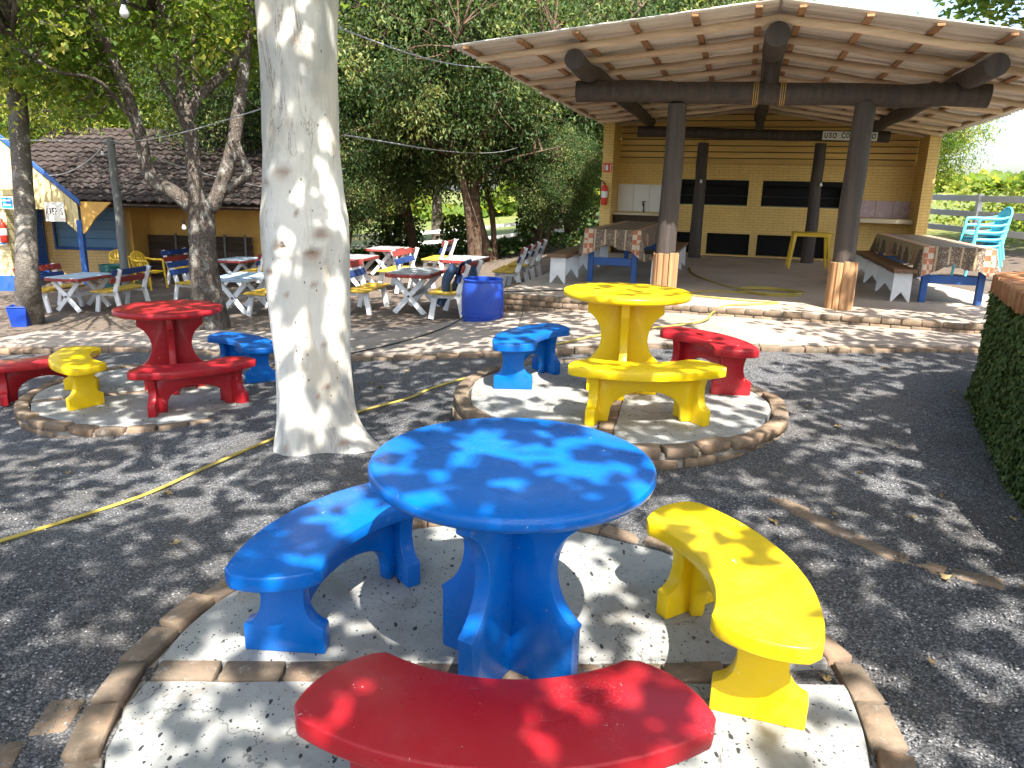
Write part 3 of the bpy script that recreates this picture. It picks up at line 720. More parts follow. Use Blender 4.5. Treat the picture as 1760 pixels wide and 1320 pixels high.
# tiled sink bay (left) and tiled counter (right)
for i in range(3): P_('wall_tile', MB().box((-4.08 + .383 * i, WV - .012, 1.30), (.378, .022, .64)), 'tile_white', wl, bev=.004)
P_('sink_counter', MB().box((-3.70, 7.98, .93), (1.16, .62, .06)), 'counter', wl, bev=.01)
P_('sink_base', MB().box((-3.70, 8.02, .45), (1.10, .54, .90)), 'dark_wood', wl)
tp = P_('tap', MB().tube(resample([(-3.62, 8.24, .96), (-3.62, 8.2, 1.16), (-3.62, 8.06, 1.20), (-3.62, 8.02, 1.12)], 12), .014, 8), 'steel_dark', wl, 60)
P_('tap_handle', MB().box((-3.62, 8.2, 1.22), (.09, .02, .02)), 'steel_dark', tp)
for i in range(3): P_('wall_tile', MB().box((1.36 + .36 * i, WV - .012, 1.19), (.355, .022, .37)), 'tile_pink', wl, bev=.004)
P_('counter_slab', MB().box((1.70, 8.0, .945), (1.06, .6, .10)), 'counter', wl, bev=.012)
# lettering helper
def text(name, s, size, mat, parent, loc, rot, ext=.004, shear=0, sp=1.0, off=0):
    cu = bpy.data.curves.new(name, 'FONT'); cu.body = s; cu.size = size; cu.extrude = ext; cu.align_x = 'CENTER'; cu.align_y = 'CENTER'
    cu.shear = shear; cu.space_character = sp; cu.offset = off
    tmp = bpy.data.objects.new(name, cu); me = bpy.data.meshes.new_from_object(tmp); bpy.data.objects.remove(tmp); bpy.data.curves.remove(cu)
    me.materials.clear(); me.materials.append(mat)
    o = link(name, me, mat, parent, loc, rot)
    return o
def lettering(txt, size, mat, parent, x0, adv, y, z=0, sx=.7):
    for i, ch in enumerate(txt):
        if ch != ' ': o = text('letter', ch, size * random.uniform(.94, 1.06), mat, parent, (x0 + adv * i, y, z + random.uniform(-.03, .03) * size), (R(90), R(random.uniform(-4, 4)), 0), .002, 0, 1, .003); o.scale = (sx, 1, 1)
s_ = thing('hanging_sign', 'long white sign reading USO COLETIVO on the rear beam of the pavilion', 'sign', pav(.68, 7.14, 2.665), -YAW)
s_.rotation_euler = (0, R(1.2), -YAW)
MB().box((0, 0, 0), (1.06, .022, .175)).obj('board', M["sign_white"], s_, None, .003)
lettering('USO COLETIVO', .150, M['ink'], s_, -.46, .084, -.0135)
def ext_sign(label, loc, rz):
    t = thing('wall_sign', label, 'sign', loc, rz)
    MB().box((0, 0, 0), (.20, .01, .20)).obj('plate', M['sign_red'], t, None, .002)
    MB().prism([(-.03, -.065), (.03, -.065), (.03, .03), (.012, .05), (.03, .07), (.0, .066), (-.02, .05), (-.03, .03)], -.002, .002, XZ).obj('pictogram', M['sign_white'], t, loc=(-.01, -.008, 0))
    for dx in (-.075, .075): MB().box((dx, -.0065, 0), (.012, .003, .15)).obj('pictogram_bar', M['sign_white'], t)
ext_sign('small red fire extinguisher sign on the pavilion side wall', pav(-4.415, 7.374, 1.97), -YAW)
def extinguisher(label, loc, rz):
    t = thing('fire_extinguisher', label, 'extinguisher', loc, rz)
    prof = [(.001, 0), (.06, 0), (.072, .015), (.075, .04), (.075, .36), (.068, .40), (.045, .43), (.025, .445), (.022, .475), (.001, .476)]
    MB().lathe(prof, 20).obj('cylinder', M['sign_red'], t, 40)
    MB().lathe([(.0755, .16), (.0765, .165), (.0765, .30), (.0755, .305)], 20).obj('label_band', M['sign_white'], t, 40)
    MB().box((0, .0, .487), (.03, .05, .02)).obj('valve', M['steel_dark'], t)
    MB().box((0, -.05, .51), (.02, .13, .012), Matrix.Rotation(R(10), 4, 'X')).obj('lever', M['steel_dark'], t)
    MB().tube(resample([(0, .02, .49), (-.09, .02, .54), (-.115, .0, .44), (-.09, -.02, .3), (-.085, -.02, .12)], 16), .011, 7).obj('hose', M['cable'], t, 60)
extinguisher('red fire extinguisher hanging on the pavilion side wall', pav(-4.44, 7.30, 1.13), -YAW)

# long tables with printed cloths, and trestle benches
def long_table(name_l, cloth_l, u, v0, ln, h, wd=.86):
    c = pav(u, v0 + ln / 2); t = thing('long_table', name_l, 'table', c, -YAW)
    for sx in (-1, 1):
        for sy in (-1, 1): MB().box((sx * (wd / 2 - .08), sy * (ln / 2 - .10), (h - .05) / 2), (.085, .085, h - .05)).obj('leg', M['blue_trim'], t, None, .006)
    for sy in (-1, 1): MB().box((0, sy * (ln / 2 - .10), .33), (wd - .25, .05, .12)).obj('stretcher', M['blue_trim'], t, None, .005)
    MB().box((0, 0, h - .03), (wd, ln, .045)).obj('table_top', M['dark_wood'], t, None, .004)
    # cloth: top, hanging sides with wavy hem
    k = 150; V = []; F = []; hx, hy = wd / 2 + .012, ln / 2 + .012; rc = .03
    per = []
    n1 = 34; n2 = 60
    for i in range(n1): per.append((-hx + 2 * hx * i / n1, -hy))
    for i in range(n2): per.append((hx, -hy + 2 * hy * i / n2))
    for i in range(n1): per.append((hx - 2 * hx * i / n1, hy))
    for i in range(n2): per.append((-hx, hy - 2 * hy * i / n2))
    n = len(per); rings = [(.94, 0), (1, 0)] + [(1, f) for f in (.012, .12, .3, .55, .8, 1)]
    rs = random.Random(int(u * 100))
    for ri, (s, f) in enumerate(rings):
        for i, (x, y) in enumerate(per):
            cn = min(abs(abs(x) - hx) + abs(abs(y) - hy), .3) / .3            # 0 at corners
            drop = .27 + .05 * math.sin(i * .33) * math.sin(i * .11) + .16 * (1 - cn) ** 2
            fl = f * (.018 + .035 * math.sin(i * .62 + math.sin(i * .19) * 2) + .09 * (1 - cn) ** 1.5)
            nx_, ny_ = (0, math.copysign(1, y)) if abs(abs(y) - hy) < abs(abs(x) - hx) - 1e-6 else (math.copysign(1, x), 0)
            if cn < .5: l_ = math.hypot(x, y); w2 = (1 - cn * 2) * .7; nx_, ny_ = nx_ * (1 - w2) + w2 * math.copysign(.7, x), ny_ * (1 - w2) + w2 * math.copysign(.7, y)
            V.append((x * s + nx_ * fl, y * s + ny_ * fl, h + .004 - (0 if f == 0 else .012) - drop * f))
    for r_ in range(len(rings) - 1):
        for i in range(n): F.append((r_ * n + i, r_ * n + (i + 1) % n, (r_ + 1) * n + (i + 1) % n, (r_ + 1) * n + i))
    F.append(tuple(range(n)))
    b = MB().add(V, [tuple(reversed(f)) for f in F]); me = b.mesh('tablecloth', 60)
    o = link('tablecloth', me, M['cloth'], None, c, (0, 0, -YAW)); tag(o, cloth_l, 'tablecloth', 'printed tablecloths')
long_table('long blue-legged table beside the left log column of the pavilion', 'printed cloth hanging over the table near the left log column', -3.22, 1.35, 4.2, .83)
long_table('long blue-legged table at the right side of the pavilion', 'printed cloth over the table at the right end of the pavilion', 1.58, 1.15, 3.9, .78)
def trestle_bench(label, u, v0, ln, h=.45, nl=4):
    c = pav(u, v0 + ln / 2); t = thing('trestle_bench', label, 'bench', c, -YAW, 'trestle benches in the pavilion')
    MB().box((0, 0, h - .025), (.30, ln, .05)).obj('seat', M['bench_wood'], t, None, .006)
    MB().box((0, 0, h - .085), (.03, ln - .3, .07)).obj('rail', M['bench_wood'], t)
    pr = [(-.125, 0), (-.10, 0), (0, .135), (.10, 0), (.125, 0), (.118, h - .051), (-.118, h - .051)]
    for i in range(nl): MB().prism(pr, -.018, .018, XZ).obj('leg', M['white'], t, None, .003, loc=(0, -ln / 2 + .12 + (ln - .24) * i / (nl - 1), 0))
trestle_bench('white-legged trestle bench at the left edge of the pavilion floor', -3.98, .78, 4.2, .46, 5)
trestle_bench('white-legged trestle bench between the left table and its log column', -2.46, 1.15, 4.2, .46, 5)
trestle_bench('white-legged trestle bench along the inner side of the right table', .93, 1.02, 4.0, .46, 4)

# plastic furniture
def plastic_table(label, loc, rz, mat, wd=.72, h=.72):
    t = thing('plastic_table', label, 'table', loc, rz)
    MB().box((0, 0, h - .012), (wd, wd, .024)).obj('table_top', mat, t, 40, .01, 2)
    for sx in (-1, 1): MB().box((sx * (wd / 2 - .02), 0, h - .045), (.025, wd - .06, .05)).obj('apron', mat, t, None, .006); MB().box((0, sx * (wd / 2 - .02), h - .045), (wd - .06, .025, .05)).obj('apron', mat, t, None, .006)
    for sx in (-1, 1):
        for sy in (-1, 1):
            a = (sx * (wd / 2 - .05), sy * (wd / 2 - .05)); b = (sx * (wd / 2 + .02), sy * (wd / 2 + .02))
            V = []
            for (cx, cy), z, q in ((b, 0, .022), (a, h - .024, .034)): V += [(cx - q, cy - q, z), (cx + q, cy - q, z), (cx + q, cy + q, z), (cx - q, cy + q, z)]
            MB().add(V, [(3, 2, 1, 0), (4, 5, 6, 7), (0, 1, 5, 4), (1, 2, 6, 5), (2, 3, 7, 6), (3, 0, 4, 7)]).obj('leg', mat, t, None, .006)
plastic_table('yellow plastic table standing by the rear right log column', pav(.06, 5.95), -YAW, M['plastic_yel'])
def plastic_chair(label, loc, rz, mat, group):
    """monobloc armchair, back towards +x"""
    t = thing('plastic_chair', label, 'chair', loc, rz, group)
    V = []; F = []; nx_, ny_ = 7, 7
    for i in range(nx_):
        for j in range(ny_):
            x = -.21 + .42 * i / (nx_ - 1); y = -.22 + .44 * j / (ny_ - 1)
            V.append((x, y, .43 - .02 * (1 - (y / .22) ** 2) - .015 * (i == 0) - .02 * i / (nx_ - 1)))
    n0 = len(V); V += [(x, y, z - .018) for x, y, z in V]
    for i in range(nx_ - 1):
        for j in range(ny_ - 1):
            a = i * ny_ + j; F += [(a, a + ny_, a + ny_ + 1, a + 1), (n0 + a + 1, n0 + a + ny_ + 1, n0 + a + ny_, n0 + a)]
    for i in range(nx_ - 1): a = i * ny_; F += [(a + ny_, a, n0 + a, n0 + a + ny_), (a + ny_ - 1, a + 2 * ny_ - 1, n0 + a + 2 * ny_ - 1, n0 + a + ny_ - 1)]
    for j in range(ny_ - 1): F += [(j, j + 1, n0 + j + 1, n0 + j)]; a = (nx_ - 1) * ny_ + j; F += [(a + 1, a, n0 + a, n0 + a + 1)]
    MB().add(V, F).obj('seat', mat, t, 50)
    # back: frame and slats
    fr = resample([(.19, -.21, .40), (.25, -.225, .6), (.30, -.20, .76), (.325, -.08, .84), (.328, 0, .85), (.325, .08, .84), (.30, .20, .76), (.25, .225, .6), (.19, .21, .40)], 30)
    MB().tube(fr, .019, 7).obj('back_frame', mat, t, 60)
    for k in range(-2, 3): MB().tube(resample([(.20, k * .075, .41), (.268, k * .078, .62), (.322, k * .06, .835)], 8), [.019, .017], 6).obj('back_slat', mat, t, 60)
    for sy in (-1, 1):
        MB().tube(resample([(-.25, sy * .27, 0), (-.215, sy * .25, .42), (-.20, sy * .255, .63), (-.12, sy * .27, .665), (.10, sy * .265, .665), (.275, sy * .222, .70)], 22), [.022, .024, .026, .026, .02], 8).obj('arm_and_front_leg', mat, t, 60)
        MB().tube([(.27, sy * .26, 0), (.19, sy * .215, .41)], [.02, .026], 8).obj('rear_leg', mat, t, 60)
    return t
for k in range(5):
    plastic_chair(['lowest', 'second lowest', 'middle', 'second highest', 'topmost'][k] + ' light blue plastic chair in the stack behind the right table',
                  pav(2.62 + .012 * k, 4.25, .115 * k), -YAW + R(8), M['plastic_lblue'], 'stack of light blue plastic chairs')

# ------------------------------------------------------------------ creeper-clad planter at the right
pl_line = resample([(2.67, 2.3), (2.71, 3.0), (2.85, 3.7), (3.22, 4.63), (3.68, 5.62), (3.87, 5.93), (4.11, 6.06), (4.7, 6.1), (6.2, 6.0)], 60)
planter = thing('brick_planter', 'tall curved planter wall with a brick rim at the right edge', 'planter')
poly = [(p[0], p[1]) for p in pl_line]
inner = []
for i, p in enumerate(pl_line):
    d = pl_line[min(i + 1, 59)] - pl_line[max(i - 1, 0)]; d /= np.linalg.norm(d) + 1e-9; inner.append((p[0] + d[1] * .24, p[1] - d[0] * .24))
MB().prism(poly + list(reversed(inner)), -.3, .985).obj('wall', M['mortar'], planter)
MB().prism(inner + [(6.2, 2.3)], .6, .97).obj('soil_bed', M['soil'], planter)
L = np.concatenate([[0], np.cumsum(np.linalg.norm(np.diff(pl_line[:, :2], axis=0), axis=1))]); s = .03
while s < L[-1]:
    x, y = np.interp(s, L, pl_line[:, 0]), np.interp(s, L, pl_line[:, 1]); x2, y2 = np.interp(s + .03, L, pl_line[:, 0]), np.interp(s + .03, L, pl_line[:, 1])
    a = math.atan2(y2 - y, x2 - x); nxn, nyn = math.sin(a), -math.cos(a)
    brick(planter, (x + nxn * .06, y + nyn * .06, 1.05 + random.uniform(-.006, .006)), a, (.058, .21, .135), 'brick_orange', .025); s += .066
s = .1
while s < L[-1] - .2:                                        # flat course behind the rim
    x, y = np.interp(s, L, pl_line[:, 0]), np.interp(s, L, pl_line[:, 1]); x2, y2 = np.interp(s + .03, L, pl_line[:, 0]), np.interp(s + .03, L, pl_line[:, 1])
    a = math.atan2(y2 - y, x2 - x)
    brick(planter, (x + math.sin(a) * .245, y - math.cos(a) * .245, 1.06 + random.uniform(-.01, .01)), a, (.21, .11, .06), 'brick_red', .05); s += .222

# ------------------------------------------------------------------ leaves and trees
def leaf_mesh(name, pos, size, tint, up=.6, droop=.35, wid=.4, nrm=None):
    n = len(pos); pos = np.asarray(pos, float)
    N_ = rng.normal(0, 1, (n, 3)); N_[:, 2] = np.abs(N_[:, 2]) + up
    if nrm is not None: N_ = N_ * .55 + np.asarray(nrm) * 1.6
    N_ /= np.linalg.norm(N_, axis=1)[:, None]
    D = rng.normal(0, 1, (n, 3)); D[:, 2] -= droop; D -= N_ * (D * N_).sum(1)[:, None]; D /= np.linalg.norm(D, axis=1)[:, None] + 1e-9
    B = np.cross(N_, D); Ls = (size * rng.uniform(.65, 1.3, n))[:, None]
    mid = pos + D * Ls * .45; lift = N_ * Ls * .10
    V = np.stack([pos, mid + B * Ls * wid + lift, pos + D * Ls - lift * .6, mid - B * Ls * wid + lift], 1).reshape(-1, 3)
    i = np.arange(n)[:, None] * 4
    F = np.concatenate([i + np.array([0, 1, 2]), i + np.array([0, 2, 3])], 1).reshape(-1, 3)
    return from_arrays(name, V, F, np.repeat(np.clip(tint, 0, 1), 2))
def blob(c, rad, n, hollow=.5):
    d = rng.normal(0, 1, (n, 3)); d /= np.linalg.norm(d, axis=1)[:, None]
    r = (hollow ** 3 + (1 - hollow ** 3) * rng.random(n)) ** (1 / 3)
    return np.asarray(c) + d * r[:, None] * np.asarray(rad)
def make_tree(name, label, limbs, bark, leaf, cent, per, spread, size, group=None, twr=.012, up=.6, droop=.35, cat='tree', twigs=True, tvar=.22, sides=10, origin=None, wid=.4, sub=0):
    """limbs: list of (points, r0, r1); leaf clumps hang on twigs that spring from the nearest limb"""
    org = Vector(origin if origin is not None else limbs[0][0][0])
    t = thing(name, label, cat, org, 0, group)
    S = []; R_ = []
    for i, (pts, r0, r1) in enumerate(limbs):
        P = resample(pts, max(8, 5 * len(pts))) - np.array(org); S.append(P[len(P) // (3 if i == 0 else 5):]); 
        rad = [r0 * 1.45, r0 * 1.12, r0, (r0 + r1) / 2, r1] if i == 0 else [r0, (r0 + r1) / 2, r1]
        MB().tube(P, rad, sides if i == 0 else max(6, sides - 3), wob=.05).obj('trunk' if i == 0 else 'limb', M[bark], t, 70)
    cent = np.asarray(cent) - np.array(org)
    if twigs:
        Sx = np.vstack(S); b = MB()
        for c in cent:
            dd = ((Sx - c) ** 2).sum(1) + 1.2 * np.clip(Sx[:, 2] - c[2], 0, 9) ** 2; q = Sx[dd.argmin()]
            mid = (q + c) / 2 + rng.normal(0, .10, 3) * np.linalg.norm(q - c) + np.array((0, 0, .08))
            P = resample([q, mid, c], 6); b.tube(P, [twr * (1 + .25 * np.linalg.norm(q - c)), twr * .4], 4, False)
            for _ in range(sub):
                e = c + rng.normal(0, spread * 1.1, 3); b.tube(resample([P[3], (P[4] + e) / 2 + rng.normal(0, .05, 3), e], 4), [twr * .6, twr * .25], 3, False)
        b.obj('twigs', M[bark], t, 70)
    k = len(cent); sp = spread * rng.uniform(.6, 1.35, (k, 1, 1))
    pos = (cent[:, None, :] + rng.normal(0, 1, (k, per, 3)) * sp * np.array((1, 1, .72))).reshape(-1, 3)
    tint = np.repeat(rng.normal(.42, tvar, k), per) + rng.normal(0, .16, k * per)
    link('crown', leaf_mesh('crown', pos, size, tint, up, droop, wid), M[leaf], t)
    return t

# the white-barked tree in the yard
def white_tree():
    c0 = np.array((-1.36, 4.93)); t = thing('white_bark_tree', 'thick smooth white-barked tree trunk standing in the gravel', 'tree', (c0[0], c0[1], gz(*c0)))
    nz, na = 150, 72; V = []; scar = []
    rs = np.random.default_rng(3)
    ks = []                                                 # knots: height, angle, size, strength
    for px, py, sz, st in ((505, 385, .07, .045), (548, 398, .06, .05), (470, 275, .04, .02), (520, 600, .03, .012), (475, 555, .028, .01), (535, 520, .02, .008), (510, 262, .07, .02), (567, 365, .07, .06), (585, 748, .03, .015), (475, 755, .03, .012), (545, 50, .04, .02), (455, 430, .05, .015), (540, 655, .02, .008), (560, 560, .018, .008), (490, 690, .022, .01), (470, 330, .022, .01), (530, 330, .02, .008), (500, 470, .018, .006), (548, 450, .022, .01), (460, 120, .02, .008), (520, 180, .02, .008), (560, 640, .02, .008), (455, 640, .018, .006)):
        p = at(px, py, 4.75); ks.append((p.z - gz(*c0), math.atan2(p.y - .28 - c0[1], p.x - c0[0]) if False else math.atan2(-.25, (p.x - c0[0])), sz, st))
    H = 5.2
    for i in range(nz + 1):
        z = H * (i / nz) ** 1.12
        r = np.interp(z, [0, .12, .35, .75, 1.2, 1.5, 1.68, 1.85, 2.1, 2.6, 3.1, 4, 5.2], [.275, .270, .262, .256, .266, .281, .278, .250, .230, .236, .252, .235, .20])
        ox = np.interp(z, [0, 1, 2.2, 3.4, 6.2], [0, -.005, -.03, .0, .10]); oy = .012 * z
        for j in range(na):
            a = 2 * math.pi * j / na - math.pi
            rr = r * (1 + .026 * math.sin(3 * a + z * 1.4 + math.sin(z * 2.1)) + .02 * math.sin(5 * a - z * 2.3) + .014 * math.sin(8 * a + 3 * z) + .012 * math.sin(2 * a + 6.5 * z))
            # buttress roots low down
            for ra, rw, rh in ((-.30, .45, .52), (-2.85, .5, .05), (1.3, .5, .2), (2.5, .5, .10)):
                da = (a - ra + math.pi) % (2 * math.pi) - math.pi
                rr += rh * math.exp(-(da / rw) ** 2) * max(0, 1 - z / .52) ** 2.4
            sv = 0
            for kz, ka, ksz, kst in ks:
                da = ((a - ka + math.pi) % (2 * math.pi) - math.pi) * r; dz = (z - kz)
                q = (da / (ksz * 1.3)) ** 2 + (dz / (ksz * .8)) ** 2
                rr += kst * math.exp(-q * .7) - kst * 1.2 * math.exp(-q * 6); sv = max(sv, math.exp(-(q * 2.2) ** 2) * (1 if ksz < .065 else .75))
            V.append((ox + rr * math.cos(a), oy + rr * math.sin(a), z - .13)); scar.append(sv)
    F = []
    for i in range(nz):
        for j in range(na):
            a = i * na + j; b_ = i * na + (j + 1) % na; F.append((a, b_, b_ + na, a + na))
    me = from_arrays('trunk', V, F); me.attributes.new('scar', 'FLOAT', 'POINT').data.foreach_set('value', np.array(scar, np.float32)); finish(me, 70)
    link('trunk', me, M['bark_white'], t)
    limbs = []
    top = np.array((.08, .06, 5.0))
    for ang, up_, ln, r in ((20, .45, 3.6, .13), (110, .5, 3.5, .12), (200, .4, 3.8, .13), (290, .42, 3.6, .12), (350, 1.3, 2.4, .11)):
        d = np.array((math.cos(R(ang)), math.sin(R(ang)), up_)); d /= np.linalg.norm(d)
        P = [top - (0, 0, .4), top + d * ln * .35, top + d * ln * .7 + rng.normal(0, .25, 3), top + d * ln + rng.normal(0, .3, 3)]
        limbs.append(P); MB().tube(resample(P, 14), [r, r * .6, r * .25], 10, wob=.03).obj('limb', M['bark_white'], t, 70)
    cent = np.vstack([blob((.1, .2, 6.4), (4.4, 4.4, 1.15), 215, .2)])
    S = np.vstack([resample(P, 14)[3:] for P in limbs]); b = MB()
    for c in cent:
        q = S[((S - c) ** 2).sum(1).argmin()]; b.tube(resample([q, (q + c) / 2 + rng.normal(0, .25, 3), c], 5), [.03, .008], 4, False)
    b.obj('twigs', M['bark'], t, 70)
    k = len(cent); per = 31
    pos = (cent[:, None, :] + rng.normal(0, .30, (k, per, 3)) * np.array((1.15, 1.15, .6))).reshape(-1, 3)
    link('crown', leaf_mesh('crown', pos, .175, np.repeat(rng.normal(.4, .2, k), per) + rng.normal(0, .15, k * per), .8, .2, .46), M['leaf_plane'], t)
white_tree()

def shade_tree(label, x, y, cr, ch, n, per, seed, zc=8.2, trunk_r=.24):
    global rng
    rng = np.random.default_rng(seed); rs = np.random.default_rng(seed); z0 = gz(x, y); top = zc - ch * 1.1
    limbs = [([(x, y, z0 - .05), (x + .05, y, z0 + 1.6), (x - .08, y + .05, top)], trunk_r, trunk_r * .7)]
    for k in range(6):
        a = k * 1.05 + rs.uniform(-.3, .3); d = np.array((math.cos(a), math.sin(a), rs.uniform(.25, .6)))
        limbs.append(([(x - .08, y + .05, top - .3), tuple(np.array((x, y, top)) + d * cr * .35), tuple(np.array((x, y, top)) + d * cr * .75 + rs.normal(0, .3, 3))], trunk_r * .5, .03))
    return make_tree('shade_tree', label, limbs, 'bark', 'leaf_plane', blob((x, y, zc), (cr, cr, ch), n, .2), per, .33, .17, None, .014, .8, .2, wid=.46)
SEED_A, SEED_B = 102, 201
shade_tree('leafy shade tree out of the picture, behind the viewer to the right', 2.9, -2.2, 4.5, 1.1, 195, 38, SEED_A, 6.0)
shade_tree('leafy shade tree out of the picture, behind the viewer to the left', -4.5, -.9, 4.2, 1.1, 165, 29, SEED_B, 5.9)
shade_tree('leafy shade tree out of the picture beside the planter', 7.4, 2.4, 3.9, 1.1, 140, 44, 23, 6.0)

# many-stemmed tree in the picnic ground
D = 11.6
def a_(px, py, d=D): return tuple(at(px, py, d))
base = ground(365, 565)
limbs = [([tuple(base - Vector((0, 0, .1))), a_(352, 470), a_(347, 400), a_(346, 352)], .20, .19),
         ([a_(346, 365), a_(300, 332), a_(258, 302), a_(240, 230), a_(215, 150, 11.4), a_(185, 80, 11.2), a_(150, 0, 11)], .13, .06),
         ([a_(346, 365), a_(336, 320), a_(328, 240), a_(318, 190), a_(300, 100), a_(285, 0), a_(270, -120)], .125, .07),
         ([a_(322, 205), a_(345, 165), a_(398, 112), a_(425, 60), a_(440, 0), a_(450, -90)], .085, .05),
         ([a_(350, 365), a_(372, 340), a_(398, 260), a_(415, 150), a_(432, 0), a_(440, -100)], .13, .07),
         ([a_(325, 235), a_(296, 170), a_(270, 120), a_(262, 20, 11)], .05, .02),
         ([a_(236, 215), a_(170, 140, 11), a_(90, 120, 10.6), a_(20, 60, 10.2)], .035, .012),
         ([a_(340, 175), a_(330, 110), a_(336, 40), a_(340, -60)], .04, .02)]
limbs.append(([a_(385, 330), a_(425, 300, 11.4), a_(412, 262, 11.3), a_(404, 240, 11.2)], .07, .055))
cent = np.vstack([blob(a_(150, -20, 10.8), (2.6, 2.0, 1.25), 120, .2), blob(a_(330, -60, 11.6), (2.6, 2.4, 1.1), 110, .2), blob(a_(110, 130, 11.6), (1.1, 1.2, .75), 34, .2), blob(a_(390, 60, 12.2), (.9, 1.0, .7), 26, .2), blob((-5, 9.5, 6.3), (4.2, 4.4, 1.5), 110, .3)])
make_tree('forked_tree', 'rough lichen-spotted tree forking low into several stems by the dark red table', limbs, 'bark', 'leaf_light', cent, 46, .27, .115, None, .011, .2, .8, sides=16, sub=2, wid=.34)
# slender grey trunk at the left edge
pb = ground(52, 553)
limbs = [([tuple(pb - Vector((0, 0, .1))), a_(47, 470, 12.3), a_(44, 380, 12.3), a_(35, 250, 12.3), a_(24, 90, 12.3), a_(14, -40, 12.3)], .15, .13),
         ([a_(24, 90, 12.3), a_(60, 20, 12), a_(120, -60, 11.6)], .05, .02), ([a_(26, 120, 12.3), a_(-40, 40, 12)], .05, .02)]
make_tree('grey_trunk_tree', 'slender grey-barked tree rising beside the blue bin at the left edge', limbs, 'bark_palm', 'leaf_light',
          np.vstack([blob(a_(40, 60, 12.0), (1.5, 1.3, 1.0), 60, .2), blob(a_(30, -120, 12), (2.6, 2.4, 1.2), 90, .2), blob((-8.2, 16.6, 5.6), (3.6, 3.0, 1.0), 130, .2)]), 60, .24, .11, None, .010, .4, .5, sides=16, sub=2)  # third leaf mass added over the kiosk to shade its roof

# thicket behind the yard: prototypes with their own crowns, then copies
def bg_tree(label, name, x, y, H, cr, crown_z0, n, per, bark, leaf, seed, lean=(0, 0), size=.125, tr=.14, stems=1, group='trees behind the yard'):
    rs = np.random.default_rng(seed); z0 = gz(x, y); limbs = []
    for s in range(stems):
        ang = rs.uniform(0, 6.28); sp = .0 if stems == 1 else .35
        bx, by = x + sp * .3 * math.cos(ang), y + sp * .3 * math.sin(ang); lx, ly = lean[0] + sp * 2.2 * math.cos(ang), lean[1] + sp * 2.2 * math.sin(ang)
        top = (bx + lx, by + ly, z0 + H * .72)
        limbs.append(([(bx, by, z0 - .08), (bx + lx * .2 + rs.normal(0, .08), by + ly * .2, z0 + H * .2), (bx + lx * .55 + rs.normal(0, .12), by + ly * .5, z0 + H * .42), top], tr * (1 if s == 0 else .8), tr * .45))
        for k in range(4):
            a = rs.uniform(0, 6.28); zz = H * rs.uniform(.22, .6); f = zz / (H * .72)
            p0 = np.array((bx + lx * f, by + ly * f, z0 + zz)); d = np.array((math.cos(a), math.sin(a), rs.uniform(.2, .9)))
            limbs.append(([tuple(p0), tuple(p0 + d * cr * .4 + rs.normal(0, .15, 3)), tuple(p0 + d * cr * .8 + rs.normal(0, .25, 3))], tr * .4, .015))
    zc = z0 + (crown_z0 + H) / 2
    return make_tree(name, label, limbs, bark, leaf, blob((x + lean[0] * .6, y + lean[1] * .6, zc), (cr, cr, (H - crown_z0) / 2), n, .35), per, .36, size, group, .018, .0, 1.5, sides=10, origin=(x, y, z0), sub=2, tvar=.3, wid=.2)
protoA = bg_tree('dark broadleaf tree with a straight trunk, first right of the white trunk', 'thicket_tree', -5.0, 21.5, 9.5, 3.0, 2.6, 300, 150, 'bark', 'leaf_dark', 31)
protoB = bg_tree('dark tree with a leaning reddish trunk behind the blue drum', 'thicket_tree', -1.1, 19.5, 8.5, 2.9, 2.3, 310, 150, 'bark2', 'leaf_dark', 32, (-1.0, .2), stems=2)
protoC = bg_tree('bushy tree with several leaning stems left of the pavilion', 'thicket_tree', -.6, 20.5, 7.5, 2.6, 1.7, 310, 150, 'bark2', 'leaf_dark', 33, (-1.3, .3), stems=3, tr=.11)
protoD = bg_tree('light green sunlit tree behind the kiosk roof', 'thicket_tree', -10.5, 25.5, 9.0, 3.4, 1.6, 300, 130, 'bark', 'leaf_light', 34, size=.14)
shade_tree('tree whose feathery foliage hangs over the right corner of the roof', 10.9, 14.0, 3.4, 1.4, 130, 70, 36, 6.05, .2)
def bg_copy(pr, x, y, rz, s, label):
    o = copy_tree(pr); o.location = (x, y, gz(x, y)); o.rotation_euler = (0, 0, R(rz)); o.scale = (s, s, s); o['label'] = label; return o
